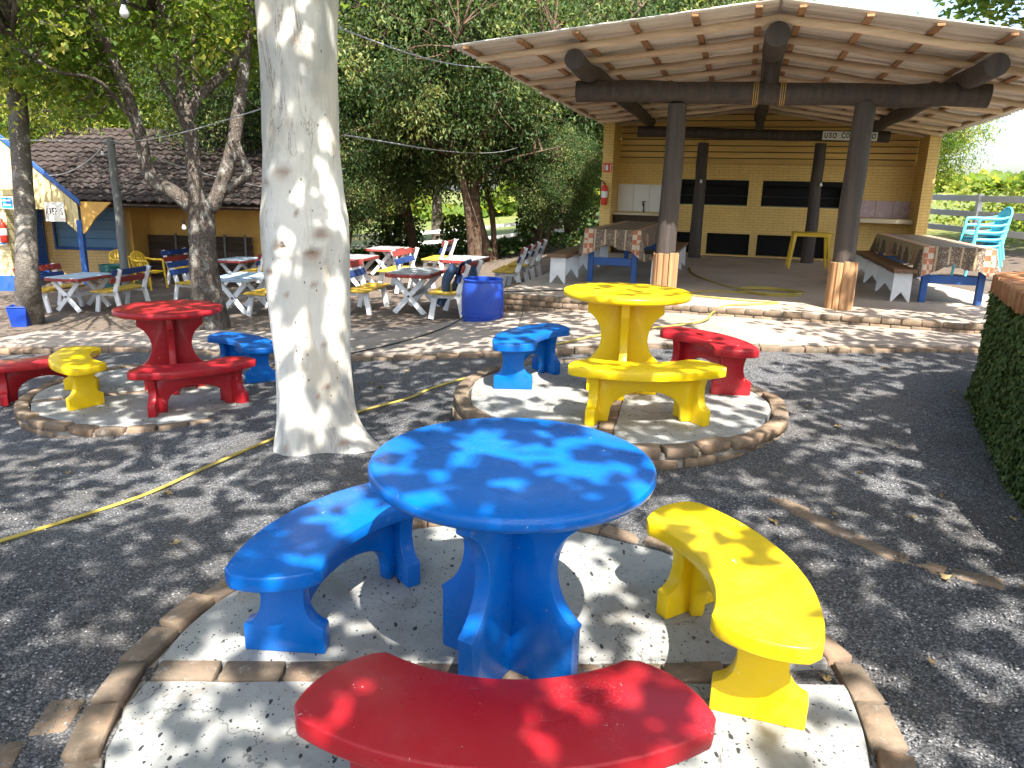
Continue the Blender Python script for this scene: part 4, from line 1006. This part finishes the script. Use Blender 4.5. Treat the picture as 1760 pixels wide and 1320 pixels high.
for pr, x, y, rz, s, lb in (
    (protoC, -2.9, 22.6, 70, 1.05, 'bushy dark tree above the red and blue picnic seats'),
    (protoA, -7.6, 22.5, 140, .95, 'dark tree between the kiosk roof and the white trunk'),
    (protoB, .6, 22.3, 200, 1.0, 'leaning dark tree above the white fence, middle of the thicket'),
    (protoA, 3.4, 24.3, 40, 1.05, 'tall dark tree standing just behind the pavilion wall'),
    (protoC, .7, 20.4, 160, .45, 'small bushy tree close to the left wall of the pavilion'),
    (protoD, -14.0, 24.5, 90, 1.05, 'light green tree behind the cream gable at the far left'),
    (protoD, -7.4, 27.5, 210, 1.0, 'light green tree rising over the right end of the tiled roof'),
    (protoD, -18.5, 27, 30, 1.15, 'tall light green tree beyond the left edge kiosk'),
    (protoA, -3.6, 34.5, 290, 1.45, 'tall dark tree in the second row behind the fence'),
    (protoB, 1.8, 35.0, 110, 1.5, 'dark tree in the second row over the pavilion roof left end'),
    (protoD, 6.0, 28.5, 70, 1.15, 'light green tree showing above the pavilion ridge'),
    (protoD, 12.2, 24.0, 190, .62, 'small light green tree just right of the pavilion wall'),
    (protoC, -4.6, 19.6, 250, .62, 'low bushy tree behind the picnic tables beside the white trunk'),
    (protoC, -6.3, 24.8, 330, .9, 'bushy tree in the second row behind the straight trunk'),
    (protoC, 1.9, 23.6, 20, .95, 'bushy tree in the second row by the pavilion wall'),
    (protoB, -3.9, 23.9, 300, .85, 'leaning tree in the second row over the white fence'),
    (protoA, -12.0, 30.0, 15, 1.1, 'dark tree far behind the kiosk roof')):
    bg_copy(pr, x, y, rz, s, lb)
# far belt of trees and hedge on the hill
n = 26000; x = rng.uniform(-90, 95, n); y = 62 + 10 * rng.random(n) + .05 * np.abs(x); hgt = (1 - .75 * smooth((x - 12) / 14)) * (3.2 + 2.2 * np.sin(x * .21) + 1.5 * np.sin(x * .57 + 1) + 1.0 * np.sin(x * 1.3))
z = GZ(x, y) + rng.random(n) ** .8 * np.clip(hgt, .6, 9)
tag(link('far_treeline', leaf_mesh('far_treeline', np.stack([x, y, z], -1), .85, rng.normal(.5, .25, n), .4, .2, .5), M['leaf_light']), 'far belt of trees beyond the sunny field', 'treeline', kind='stuff')
n = 30000; x = rng.uniform(11.2, 34, n); y = 16.5 + (x - 11) * .6 + rng.normal(0, 2.6, n); z = GZ(x, y) + rng.random(n) * (.9 + .4 * np.sin(x * 1.7)) + .05
tag(link('hedge', leaf_mesh('hedge', np.stack([x, y, z], -1), .12, rng.normal(.6, .25, n), .4, .2, .45), M['leaf_light']), 'rough green growth behind the white fence at the right', 'undergrowth', kind='stuff')
n = 22000; x = rng.uniform(-11, 5, n); y = rng.normal(24.0, 1.3, n); cl = .25 + .75 * (np.sin(x * 2.1) * np.sin(x * .83 + 2) > .1)
z = GZ(x, y) + rng.random(n) ** 1.3 * 1.25 * cl
tag(link('undergrowth', leaf_mesh('undergrowth', np.stack([x, y, z], -1), .14, rng.normal(.5, .25, n), .3, .2, .35), M['leaf_dark']), 'low undergrowth among the trunks along the fence', 'undergrowth', kind='stuff')

# creeper on the planter
n = 34000; f = rng.random(n) * (L[-1] - .01); h_ = rng.random(n)
x = np.interp(f, L, pl_line[:, 0]); y = np.interp(f, L, pl_line[:, 1]); dx = np.interp(f + .02, L, pl_line[:, 0]) - x; dy = np.interp(f + .02, L, pl_line[:, 1]) - y
l_ = np.hypot(dx, dy) + 1e-9; nxv, nyv = -dy / l_, dx / l_
thick = .01 + .03 * (.5 + .5 * np.sin(f * 7 + 5 * h_)) * (.5 + .5 * np.sin(f * 2.3 - 9 * h_)) + .035 * rng.random(n) ** 2 + .04 * (1 - h_) ** 3
z = -.02 + h_ * (.985 + .03 * np.sin(f * 9)) + .10 * 0
pos = np.stack([x + nxv * thick, y + nyv * thick, np.maximum(z, GZ(x, y) - .02)], -1)
tag(link('creeper', leaf_mesh('creeper', pos, .035, rng.normal(.42, .28, n), .1, .4, .42, np.stack([nxv, nyv, np.zeros(n)], -1)), M['leaf_ivy']), 'dense green creeper covering the curved planter wall', 'creeper', kind='stuff')

# ------------------------------------------------------------------ white ranch fences
def fence(label, pts, heights, group='white ranch fences'):
    t = thing('ranch_fence', label, 'fence', pts[0], 0, group); o = Vector(pts[0])
    for p in pts:
        q = Vector(p) - o; MB().box((q.x, q.y, q.z + heights[0] / 2 + .02), (.11, .11, heights[0] + .14)).obj('post', M['fence'], t, None, .006)
    for a, b_ in zip(pts[:-1], pts[1:]):
        a, b_ = Vector(a) - o, Vector(b_) - o
        for h in heights:
            d = b_ - a; ln = d.length; m_ = Matrix.Translation((a + b_) / 2 + Vector((0, -.075, h + random.uniform(-.015, .015)))) @ d.to_track_quat('X', 'Z').to_matrix().to_4x4()
            MB().box((0, 0, 0), (ln - .01, .028, .135), m_).obj('rail', M['fence'], t, None, .004)
def gp(x, y): return (x, y, gz(x, y) - .02)
fence('white ranch fence running behind the thicket trunks', [gp(x, 31.0) for x in (-13.0, -10.2, -7.4, -4.6, -1.8, 1.0, 3.8, 6.6)], (.88, .46))
fence('white three-rail fence on the rise right of the pavilion', [gp(10.75, 22.5), gp(10.6, 19.8), gp(10.45, 17.3), gp(10.3, 14.8), gp(10.2, 12.3)], (1.10, .74, .38))

# ------------------------------------------------------------------ picnic ground
PY = R(-10)
def picnic_table(label, px, py, top='table_grey', rim='w_red', L_=1.15, W_=.74, h=.66, rz=PY):
    p = ground(px, py); d = Vector((-math.sin(rz), math.cos(rz), 0)); c = p + d * .42
    t = thing('picnic_table', label, 'table', c, rz, 'cross-legged picnic tables')
    def octo(w_, l_, ch): return [(-w_ / 2 + ch, -l_ / 2), (w_ / 2 - ch, -l_ / 2), (w_ / 2, -l_ / 2 + ch), (w_ / 2, l_ / 2 - ch), (w_ / 2 - ch, l_ / 2), (-w_ / 2 + ch, l_ / 2), (-w_ / 2, l_ / 2 - ch), (-w_ / 2, -l_ / 2 + ch)]
    MB().prism(octo(W_, L_, .08), h - .06, h - .006).obj('rim', M[rim], t, None, .006)
    for k in range(4):
        w_ = (W_ - .03) / 4; x = -W_ / 2 + .015 + w_ * (k + .5); l_ = L_ - (.16 if k in (0, 3) else .03)
        MB().box((x, 0, h - .006), (w_ - .006, l_, .016)).obj('top_plank', M[top], t, None, .003)
    for sy in (-1, 1):
        for s in (-1, 1):
            a = math.atan2(h - .06, .52) * s; ln = math.hypot(h - .06, .52) - .02
            m_ = Matrix.Translation((0, sy * .40 + s * .020, (h - .06) / 2)) @ Matrix.Rotation(-a, 4, 'Y')
            b = MB().box((0, 0, 0), (ln, .038, .10), m_); b.V = [(x, y, max(.0, min(h - .058, z))) for x, y, z in b.V]
            b.obj('crossed_leg', M['white'], t, None, .004)
        MB().tube([(0, sy * .46, (h - .06) / 2), (0, sy * .34, (h - .06) / 2)], .018, 8).obj('bolt', M['steel_dark'], t)
    MB().box((0, 0, .30), (.05, .76, .07)).obj('stretcher', M['white'], t, None, .004)
def picnic_bench(label, px, py, face, cols=('w_red', 'w_blue'), seat='w_yel', L_=1.15, rz=PY):
    p = ground(px, py); d = Vector((-math.sin(rz), math.cos(rz), 0)); c = p + d * .45
    t = thing('picnic_bench', label, 'bench', c, rz + (0 if face > 0 else math.pi), 'picnic benches with painted slats')
    for sy in (-1, 1):
        y = sy * .42
        def bar(name, a, b_, w_=.085):
            dx, dz = b_[0] - a[0], b_[1] - a[1]; ln = math.hypot(dx, dz); nx_, nz_ = -dz / ln * w_ / 2, dx / ln * w_ / 2
            MB().prism([(a[0] + nx_, a[1] + nz_), (a[0] - nx_, a[1] - nz_), (b_[0] - nx_, b_[1] - nz_), (b_[0] + nx_, b_[1] + nz_)], -.022, .022, XZ).obj(name, M['white'], t, None, .004, loc=(0, y, 0))
        bar('back_leg', (-.29, .0), (-.20, .40)); bar('back_post', (-.19, .36), (-.35, .83)); bar('front_leg', (.22, .0), (.15, .36)); bar('seat_bearer', (-.22, .355), (.20, .355), .07)
    for k in range(2): MB().box((-.075 + .20 * k, 0, .405), (.19, L_, .032)).obj('seat_plank', M[seat], t, None, .006)
    for k, cn in enumerate(cols):
        zz = .77 - .15 * k; xx = -.19 - (zz - .36) / .47 * .16 + .035
        MB().box((0, 0, 0), (.026, L_, .115), Matrix.Translation((xx, 0, zz)) @ Matrix.Rotation(R(-19), 4, 'Y')).obj('back_slat', M[cn], t, None, .004)
picnic_table('grey-topped picnic table with a bright red rim, nearest the path', 703, 541)
picnic_bench('red, blue and yellow bench just right of the white trunk', 613, 542, 1)
picnic_bench('yellow-seated bench with a denim jacket, beside the blue drum', 764, 550, -1)
picnic_table('second red-rimmed picnic table, behind the blue drum', 790, 508)
picnic_bench('red and blue bench left of the second red-rimmed table', 705, 506, 1)
picnic_bench('white-legged bench behind the blue drum, back turned', 868, 506, -1)
picnic_bench('farthest bench with a dark red back near the leaning trunk', 893, 492, -1)
picnic_table('red-rimmed picnic table touching the right side of the white trunk', 600, 496)
picnic_bench('dark red and blue bench behind the nearest picnic table', 668, 500, -1, ('w_red', 'w_blue'))
picnic_table('blue-white picnic table with a dark red rim by the slender grey trunk', 118, 537, 'w_lblue', 'w_red')
picnic_bench('bench with a bright red top slat behind the slender grey trunk', 66, 537, 1, ('w_red', 'w_blue'))
picnic_bench('bench with blue and dark red slats, right of the blue-white table', 184, 537, -1, ('w_blue', 'w_red'))
picnic_table('pale blue picnic table between the forked tree and the white trunk', 402, 541, 'w_lblue', 'w_lblue')
picnic_bench('blue-backed bench left of the forked tree', 322, 520, 1, ('w_blue', 'w_blue'))
picnic_bench('yellow-seated bench peeping out left of the white trunk', 447, 545, -1, ('w_blue', 'w_red'))
picnic_table('small far picnic table with a red rim beneath the tiled roof', 400, 494, 'w_lblue', 'w_red')
picnic_bench('far bench with blue and red slats before the dark planks', 306, 490, 1, ('w_blue', 'w_red'))
picnic_bench('far bench with a white end post behind the pale blue table', 432, 497, -1, ('w_red', 'w_blue'))

picnic_bench('bench with white end posts standing nearest the white fence', 742, 476, -1, ('w_red', 'w_blue'))
picnic_table('far grey picnic table near the straight thicket trunk', 655, 474)
picnic_bench('far bench with a dark red slat left of the straight thicket trunk', 590, 474, 1, ('w_red', 'w_blue'))
# denim jacket thrown over the bench back
p = ground(772, 546); jk = Vector((p.x - .10, p.y + .12, p.z))
V = []; nu, nv = 17, 15
for i in range(nu):
    for j in range(nv):
        u = i / (nu - 1) - .5; q = j / (nv - 1) * 2 - 1
        drop = abs(q) ** 1.1; side = 1 if q > 0 else -1
        ln = (.50 if side > 0 else .52) * (1 + .16 * math.sin(i * 1.3) - .25 * abs(u))
        V.append((.34 * math.copysign(1, 1) * 0 + .37 - .02 + side * (.05 + .10 * drop + .03 * math.sin(i * 1.7 + j)) * min(1, abs(q) * 4) - .14 * drop * (1 if side > 0 else -.2) * 0, u * (.56 - .12 * drop) + .02 * math.sin(j * 2.1), .855 - drop * ln + .012 * math.sin(i * 2.2)))
b = MB().add(V, [(i * nv + j, (i + 1) * nv + j, (i + 1) * nv + j + 1, i * nv + j + 1) for i in range(nu - 1) for j in range(nv - 1)])
n0 = len(b.V); b.V += [(x + .010, y, z + .008) for x, y, z in b.V]; b.F += [tuple(n0 + q for q in reversed(f)) for f in list(b.F)]
jt = thing('denim_jacket', 'faded denim jacket hanging over the bench by the blue drum', 'jacket', jk, PY)
b.obj('jacket_body', M['denim'], jt, 80)
MB().tube(resample([(.24, -.20, .80), (.13, -.26, .62), (.10, -.27, .40), (.02, -.26, .22)], 14), [.075, .07, .06, .065], 10, wob=.10).obj('sleeve', M['denim'], jt, 80)
MB().tube(resample([(.30, .20, .78), (.20, .24, .60), (.17, .22, .45)], 12), [.07, .06, .055], 10, wob=.10).obj('sleeve', M['denim'], jt, 80)

# blue plastic drum
p = ground(829, 559)
dr = thing('plastic_drum', 'open blue plastic drum standing beside the pavilion step', 'drum', p)
prof = [(.001, 0), (.235, 0), (.262, .02), (.272, .06), (.285, .16), (.291, .33), (.285, .50), (.272, .60), (.262, .64), (.270, .648), (.276, .66), (.274, .675), (.262, .682), (.250, .676), (.248, .64), (.262, .58), (.27, .33), (.25, .05), (.001, .035)]
MB().lathe([(r_ * .97, z_ * .92) for r_, z_ in prof], 48).obj('body', M['plastic_blue'], dr, 50)
MB().lathe([(.272, .145), (.287, .152), (.287, .164), (.273, .172)], 48).obj('hoop', M['plastic_blue'], dr, 50)
# blue square bin
p = ground(38, 560)
bn = thing('litter_bin', 'open blue square bin at the foot of the slender grey trunk', 'bin', p, R(12))
def frustum(w0, w1, z0, z1): return [(-w0, -w0, z0), (w0, -w0, z0), (w0, w0, z0), (-w0, w0, z0), (-w1, -w1, z1), (w1, -w1, z1), (w1, w1, z1), (-w1, w1, z1)]
FR = [(3, 2, 1, 0), (0, 1, 5, 4), (1, 2, 6, 5), (2, 3, 7, 6), (3, 0, 4, 7)]
b = MB().add(frustum(.115, .15, 0, .34), FR); n0 = len(b.V); b.add(frustum(.105, .138, .015, .34), [tuple(reversed(f)) for f in FR]); b.F += [(4, 5, n0 + 5, n0 + 4), (5, 6, n0 + 6, n0 + 5), (6, 7, n0 + 7, n0 + 6), (7, 4, n0 + 4, n0 + 7)]
b.obj('body', M['plastic_blue'], bn)
for (a, c) in (((-.15, -.15), (.15, -.15)), ((.15, -.15), (.15, .15)), ((.15, .15), (-.15, .15)), ((-.15, .15), (-.15, -.15))): MB().tube([(*a, .34), (*c, .34)], .012, 6).obj('rim_bar', M['plastic_blue'], bn)

# ------------------------------------------------------------------ kiosk at the left
KZ = -.80
kk = thing('snack_kiosk', 'yellow snack kiosk with blue trim and a dark tiled roof', 'kiosk', (-10.4, 18, KZ))
def K(name, b, mat, parent=None, bev=0, sm=None):
    b.V = [(x + 10.4, y - 18, z - KZ) for x, y, z in b.V]; return b.obj(name, M[mat], parent or kk, sm, bev)
def kb(x0, x1, y0, y1, z0, z1): return MB().box(((x0 + x1) / 2, (y0 + y1) / 2, (z0 + z1) / 2), (x1 - x0, y1 - y0, z1 - z0))
WX0, WX1, WZ0, WZ1 = -11.62, -10.02, .02, .95
wl2 = MB()
for (a, c, z0, z1) in ((-16, WX0, KZ, 1.45), (WX1, -9.85, KZ, 1.45), (WX0, WX1, KZ, WZ0), (WX0, WX1, WZ1, 1.45)): wl2.box(((a + c) / 2, 19.1, (z0 + z1) / 2), (c - a, .2, z1 - z0))
kw = K('brick_wall', wl2, 'wall2')
win = K('window', kb(WX0 - .05, WX1 + .05, 18.98, 19.0, WZ1, WZ1 + .06), 'blue_shutter', kw)
for (a, c, z0, z1) in ((WX0 - .05, WX0, WZ0, WZ1), (WX1, WX1 + .05, WZ0, WZ1), (WX0 - .05, WX1 + .05, WZ0 - .06, WZ0)): K('window_frame', kb(a, c, 18.975, 19.03, z0, z1), 'blue_trim', kw)
for k in range(4): K('shutter_board', kb(WX0 + .002, WX1 - .002, 19.03 + .006 * (k % 2), 19.06, WZ0 + .232 * k + .003, WZ0 + .232 * (k + 1) - .003), 'blue_shutter', kw, .004)
K('window_backing', kb(WX0, WX1, 19.065, 19.09, WZ0, WZ1), 'dark_wood', kw)  # dark board added so the gaps between shutter boards read as shade
dk = K('louvre_door', kb(-12.62, -11.88, 18.955, 18.985, KZ, .92), 'blue_trim', kw)
for k in range(26): K('louvre', MB().box((0, 0, 0), (.66, .012, .055), Matrix.Translation((-12.25, 18.945, KZ + .12 + .062 * k)) @ Matrix.Rotation(R(38), 4, 'X')), 'blue_trim', dk)
K('corner_post', kb(-10.41, -10.29, 17.86, 17.98, KZ, .75), 'blue_trim', bev=.008)
x = -13.9
while x < -10.36:                                           # vertical boards of the gable
    zt = 1.16 + .866 * (-10.40 - (x + .07)); zb = .98 if x < -10.95 else .98 - (x + .07 + 10.88) * .98
    if x < -12.9: zt = min(zt, 1.16 + .866 * (-10.40 + 12.9) - .866 * (-12.9 - x))
    b = MB().prism([(x, zb), (x + .135, zb - (.13 if x > -10.95 else 0)), (x + .135, zt - .06), (x, zt + .06)], -17.92, -17.895, XZ); K('gable_board', b, 'cream_board', bev=.004); x += .142
for s in (-1, 1):
    q = [(-10.27, 1.09), (-10.27, 1.21), (-12.95, 3.53), (-12.95, 3.41)]
    if s < 0: q = [(-25.9 - a, c) for a, c in q]
    K('barge_board', MB().prism(q, -17.90, -17.86, XZ), 'blue_trim', bev=.005)
K('bracket', MB().prism([(-10.29, 1.18), (-10.29, .42), (-10.2, .50), (-9.95, .82), (-9.55, 1.18)], -17.95, -17.90, XZ), 'wall_orange')
K('fascia', kb(-10.27, -5.9, 18.22, 18.25, 1.06, 1.17), 'dark_wood')
K('back_wall', kb(-9.84, -5.9, 20.2, 20.3, KZ - .1, 1.75), 'wall_orange')
K('side_wall', kb(-9.86, -9.78, 19.21, 20.19, KZ - .1, 1.6), 'wall_orange')
# tiled roof: overlapping courses of wavy tiles
S0, S1 = np.array((18.05, 1.17)), np.array((22.1, 3.0)); nrow = 14; sl_ = np.linalg.norm(S1 - S0); dr_ = (S1 - S0) / sl_; nr_ = np.array((-dr_[1], dr_[0]))
X0, X1 = -13.2, -5.7; per_ = .235; nxs = int((X1 - X0) / per_ * 8)
def tile_row(jit):
    V = []
    for i in range(nxs + 1):
        x = X0 + (X1 - X0) * i / nxs; h = .045 * abs(math.sin(math.pi * x / per_)) + jit[int((x - X0) / per_) % len(jit)]
        for (a, up_) in ((-.03, .055), (.34, .012)):
            p = dr_ * a + nr_ * (h + up_); V.append((x, p[0], p[1]))
    V += [(V[2 * i][0], V[2 * i][1] - nr_[0] * .03, V[2 * i][2] - nr_[1] * .03) for i in range(nxs + 1)]
    o = 2 * (nxs + 1)
    F = [(2 * i, 2 * i + 2, 2 * i + 3, 2 * i + 1) for i in range(nxs)] + [(o + i, o + i + 1, 2 * i + 2, 2 * i) for i in range(nxs)]
    return MB().add(V, F)
for k in range(nrow):
    p = S0 + dr_ * sl_ * k / nrow; b = tile_row([random.uniform(-.008, .012) for _ in range(40)]); b.V = [(x, y + p[0], z + p[1]) for x, y, z in b.V]; K('tile_course', b, 'rooftile', sm=50)
MB_ = MB().tube([(X0 + 10.4, S1[0] - 18, S1[1] - KZ + .03), (X1 + 10.4, S1[0] - 18, S1[1] - KZ + .03)], .10, 10); MB_.obj('ridge_tile', M['rooftile'], kk, 50)
b = MB().add([(X0, S0[0], S0[1] - .03), (X1, S0[0], S0[1] - .03), (X1, S1[0], S1[1] - .03), (X0, S1[0], S1[1] - .03)], [(0, 1, 2, 3)]); n0 = 4; b.V += [(x, y, z - .03) for x, y, z in b.V]; b.F += [(7, 6, 5, 4), (0, 4, 5, 1), (1, 5, 6, 2), (2, 6, 7, 3), (3, 7, 4, 0)]
K('roof_deck', b, 'dark_wood')
# board screen of old planks with pale stakes
scn = thing('plank_screen', 'dark plank screen with pale stakes at the back of the kiosk', 'screen', (-8.5, 20.0, KZ - .05))
for k in range(6): MB().box((random.uniform(-.02, .02), .0, .12 + .19 * k), (3.0, .03, .18)).obj('plank', M['dark_wood'], scn, None, .004)
for x in (-1.35, -.55, .75, 1.3): MB().tube([(x, -.04, 0), (x + .03, -.05, 1.22)], .035, 8, wob=.06).obj('stake', M['pole'], scn, 60)
# cream annex at the far left edge
an = thing('cream_annex', 'sunlit cream boarded annex at the left edge with a blue plinth', 'annex', (-12.1, 17.0, KZ))
for k in range(13): MB().box((0, 0, .36 + .145 * k + .07), (1.86, .9, .138)).obj('wall_board', M['cream_board'], an, None, .006)
MB().box((0, 0, .17), (1.90, .94, .38)).obj('plinth', M['blue_trim'], an, None, .01)
MB().box((0, 0, 1.25), (1.80, .84, 2.0)).obj('wall_core', M['cream_board'], an)
K('apron', MB().prism([(-16, 15.0), (-10.6, 14.4), (-9.6, 16.2), (-9.4, 18.9), (-16, 18.9)], KZ - .25, KZ - .02), 'concrete')
def board_sign(name, label, loc, w_, h_, rz=0):
    t = thing(name, label, 'sign', loc, rz); MB().box((0, 0, 0), (w_, .02, h_)).obj('board', M['sign_white'], t, None, .003); return t
t = board_sign('hanging_sign', 'square white sign reading KREPS under the kiosk gable', (-10.83, 17.78, .93), .46, .44)
lettering('KREP S', .22, M['ink'], t, -.165, .068, -.0125, 0, .45)
t = board_sign('notice_sign', 'blue and white notice beside the slender grey trunk, upper one', (-11.06, 16.50, 1.15), .26, .26)
MB().box((0, -.0125, 0), (.23, .004, .22)).obj('print', M['sign_blue'], t)
for k in range(2): MB().box((0, -.0155, .05 - .09 * k), (.17, .003, .035)).obj('print_line', M['sign_white'], t)
t = board_sign('notice_sign', 'blue and white notice on the annex wall, lower one', (-11.33, 16.49, .40), .30, .33)
MB().box((0, -.0125, 0), (.23, .004, .27)).obj('print', M['sign_blue'], t)
for k in range(4): MB().box((0, -.0155, .095 - .063 * k), (.17, .003, .025)).obj('print_line', M['sign_white'], t)
extinguisher('red fire extinguisher on the cream annex wall', (-11.20, 16.44, .30), 0)
# yellow chairs by the screen
p = at(232, 478, 17.5); z = gz(p.x, p.y)
plastic_chair('yellow plastic armchair beside the plank screen', (p.x + .35, p.y, z), R(165), M['plastic_yel'], 'yellow plastic chairs')
plastic_chair('yellow plastic armchair stacked with a green tub by the kiosk wall', (p.x - .25, p.y + .15, z), R(150), M['plastic_yel'], 'yellow plastic chairs')
tb = thing('plastic_tub', 'dark green plastic tub beside the yellow armchairs', 'tub', (p.x - .35, p.y - .35, z))
MB().lathe([(.001, 0), (.19, 0), (.25, .55), (.265, .555), (.265, .58), (.235, .58), (.18, .03), (.001, .03)], 28).obj('body', M['plastic_green'], tb, 40)
MB().lathe([(.24, .45), (.262, .455), (.262, .475), (.242, .48)], 28).obj('band', M['plastic_green'], tb, 40)
# weathered pole carrying the light strings
pt = at(188, 236, 15.8); zb = gz(pt.x, pt.y)
po = thing('utility_pole', 'grey weathered wooden pole in front of the tiled roof', 'pole', (pt.x + .02, pt.y, zb))
MB().tube(logpts((.0, 0, -.1), (0, 0, pt.z - zb), 9, .006), [.095, .085, .075], 12, wob=.04).obj('pole_shaft', M['pole'], po, 60)
MB().box((0, -.02, pt.z - zb - .12), (.34, .05, .05)).obj('cross_arm', M['pole'], po, None, .005)

# ------------------------------------------------------------------ cables, bulbs, hose
def cable(name, label, pts, r, mat, n=40, cat='cable', group=None):
    me = MB().tube(resample(pts, n), r, 5).mesh(name, 60); return tag(link(name, me, M[mat]), label, cat, group)
def sag(a, b_, d, n=5):
    a, b_ = Vector(a), Vector(b_); return [a.lerp(b_, i / (n - 1)) - Vector((0, 0, d * 4 * (i / (n - 1)) * (1 - i / (n - 1)))) for i in range(n)]
top = Vector((pt.x, pt.y - .03, pt.z - .06))
cable('light_cable', 'pale cable from the white trunk to the pavilion eave', sag((-1.15, 5.05, 2.62), pav(-4.5, -.3, 3.0), .10), .006, 'wire', group='overhead cables')
cable('light_cable', 'cable sagging from the weathered pole to the kiosk bargeboard', sag(top, (-10.9, 17.86, 1.75), .18), .016, 'wire', group='overhead cables')
cable('light_cable', 'taut cable from the weathered pole towards the left edge', sag(top, (-14.5, 17.5, 2.75), .12), .010, 'wire', group='overhead cables')
cable('light_cable', 'upper cable from the weathered pole across the forked tree to the white trunk', sag(top, (-1.55, 5.05, 2.16), .10), .005, 'wire', group='overhead cables')
cable('light_cable', 'lower slack cable from the weathered pole to the right roof end', sag(top, (-4.6, 19, 1.5), .25), .010, 'wire', group='overhead cables')
cable('light_cable', 'thin cable strung from the white trunk into the thicket', sag((-1.13, 5.05, 1.98), (.0, 19, 2.7), .12), .005, 'wire', group='overhead cables')
def bulb(label, loc, cord):
    t = thing('light_bulb', label, 'bulb', loc, 0, 'bare hanging bulbs')
    MB().lathe([(.001, -.065), (.012, -.063), (.026, -.052), (.032, -.036), (.031, -.022), (.022, -.002), (.017, .012), (.016, .02), (.001, .021)], 16).obj('glass', M['bulb'], t, 60)
    MB().lathe([(.001, .0215), (.017, .0215), (.019, .03), (.019, .065), (.012, .075), (.001, .076)], 12).obj('socket', M['cable'], t, 40)
    MB().tube([(0, 0, .07), (0, 0, cord)], .004, 5).obj('cord', M['cable'], t)
bulb('white bulb hanging at the top left before the foliage', tuple(at(213, 14, 5.2)), .7)
bulb('small white bulb hanging beside the forked tree fork', tuple(at(316, 388, 11.0)), 1.05)
bulb('small white bulb under the weathered pole', tuple(at(176, 262, 15.2)), .25)
bulb('white bulb on a cord down the rear left log column', tuple(pav(-2.26, 7.22, 1.72)), .95)
bulb('white bulb on a cord down the rear right log column', tuple(pav(.24, 7.17, 1.70)), .95)
hp = [ground(a, c, .012) for a, c in ((-60, 945), (0, 930), (120, 893), (250, 850), (350, 805), (445, 764))] + [Vector((-1.62, 5.36, gz(-1.62, 5.36) + .012)), Vector((-1.36, 5.62, gz(-1.36, 5.62) + .012))] + [ground(a, c, .012) for a, c in ((622, 706), (700, 685), (740, 668), (785, 654))]
hp += [Vector((-.15, 7.0, gz(-.15, 7) + .012)), Vector((.05, 7.5, gz(.05, 7.5) + .05)), Vector((.5, 7.75, pz(.5, 7.75) + .02)), Vector((1.2, 8.2, pz(1.2, 8.2) + .02)), Vector((2.2, 8.75, pz(2, 8.6) + .03)), pav(-1.55, -.68, -.06), pav(-1.40, -.5, .012), pav(-.95, -.12, .012), pav(-.75, .12, .012), pav(-1.3, .15, .012), pav(-2.0, .45, .012), pav(-1.6, 1.0, .012)]
c0 = (-.78, 1.25)
for k in range(26): a = -2.4 + k * .72; rr = .34 + .05 * math.sin(k * 1.1); hp.append(pav(c0[0] + rr * 1.25 * math.cos(a), c0[1] + rr * math.sin(a), .012 + .012 * (k / 9)))
hp += [pav(-1.5, 1.9, .012), pav(-2.0, 3.2, .012), pav(-2.2, 4.6, .012)]
cable('garden_hose', 'yellow garden hose trailing over the gravel and coiled on the pavilion floor', hp, .0125, 'hose', 420, 'hose')
cable('floor_cable', 'thin black cable lying across the path to the drum', [ground(560, 612, .02), Vector((-1.75, 8.0, pz(-1.75, 8.0) + .012)), Vector((-1.2, 8.6, pz(-1.2, 8.6) + .012)), Vector((-.75, 9.5, pz(-.75, 9.5) + .03)), pav(-4.62, -.5, -.05), pav(-4.3, -.45, .01), pav(-3.4, .25, .01), pav(-2.9, .6, .01)], .008, 'cable', 60)

# fallen leaves
def dry_leaf(seed):
    rs = random.Random(seed); V = [(0, 0, .006)]; n = 11
    for i in range(n):
        a = 2 * math.pi * i / n; r = .034 * (1.25 if i % 2 == 0 else .62) * rs.uniform(.75, 1.15); V.append((r * math.cos(a), r * math.sin(a) * .85, .004 + .022 * rs.random()))
    F = [(0, 1 + i, 1 + (i + 1) % n) for i in range(n)]; b = MB().add(V, F)
    n0 = len(b.V); b.V += [(x, y, z - .0015) for x, y, z in b.V]; b.F += [tuple(n0 + q for q in reversed(f)) for f in F]
    b.tube([(0, 0, .005), (-.035, .010, .004), (-.058, .004, .010)], .0022, 4)
    return b.mesh('fallen_leaf', 60)
DL = [dry_leaf(i) for i in range(4)]
for m_ in DL: m_.materials.append(M['leaf_dead'])
spots = [(1435, 888), (1568, 892), (1617, 854), (1478, 815), (1440, 735), (1640, 675), (1650, 700), (1520, 635), (1625, 998), (1740, 895), (640, 660), (655, 668), (300, 940), (290, 850), (118, 815), (1330, 900), (1545, 770), (1420, 1170), (1600, 1140), (1390, 700), (700, 640), (980, 880)]
for i, (a, c) in enumerate(spots):
    p = ground(a, c); o = link('fallen_leaf', DL[i % 4], None, None, (p.x, p.y, p.z + .006), (random.uniform(-.15, .15), random.uniform(-.15, .15), random.uniform(0, 6.28)))
    s = random.uniform(.5, .95); o.scale = (s, s, s); tag(o, 'dry yellow-brown leaf lying on the gravel', 'leaf', 'fallen leaves on the gravel')
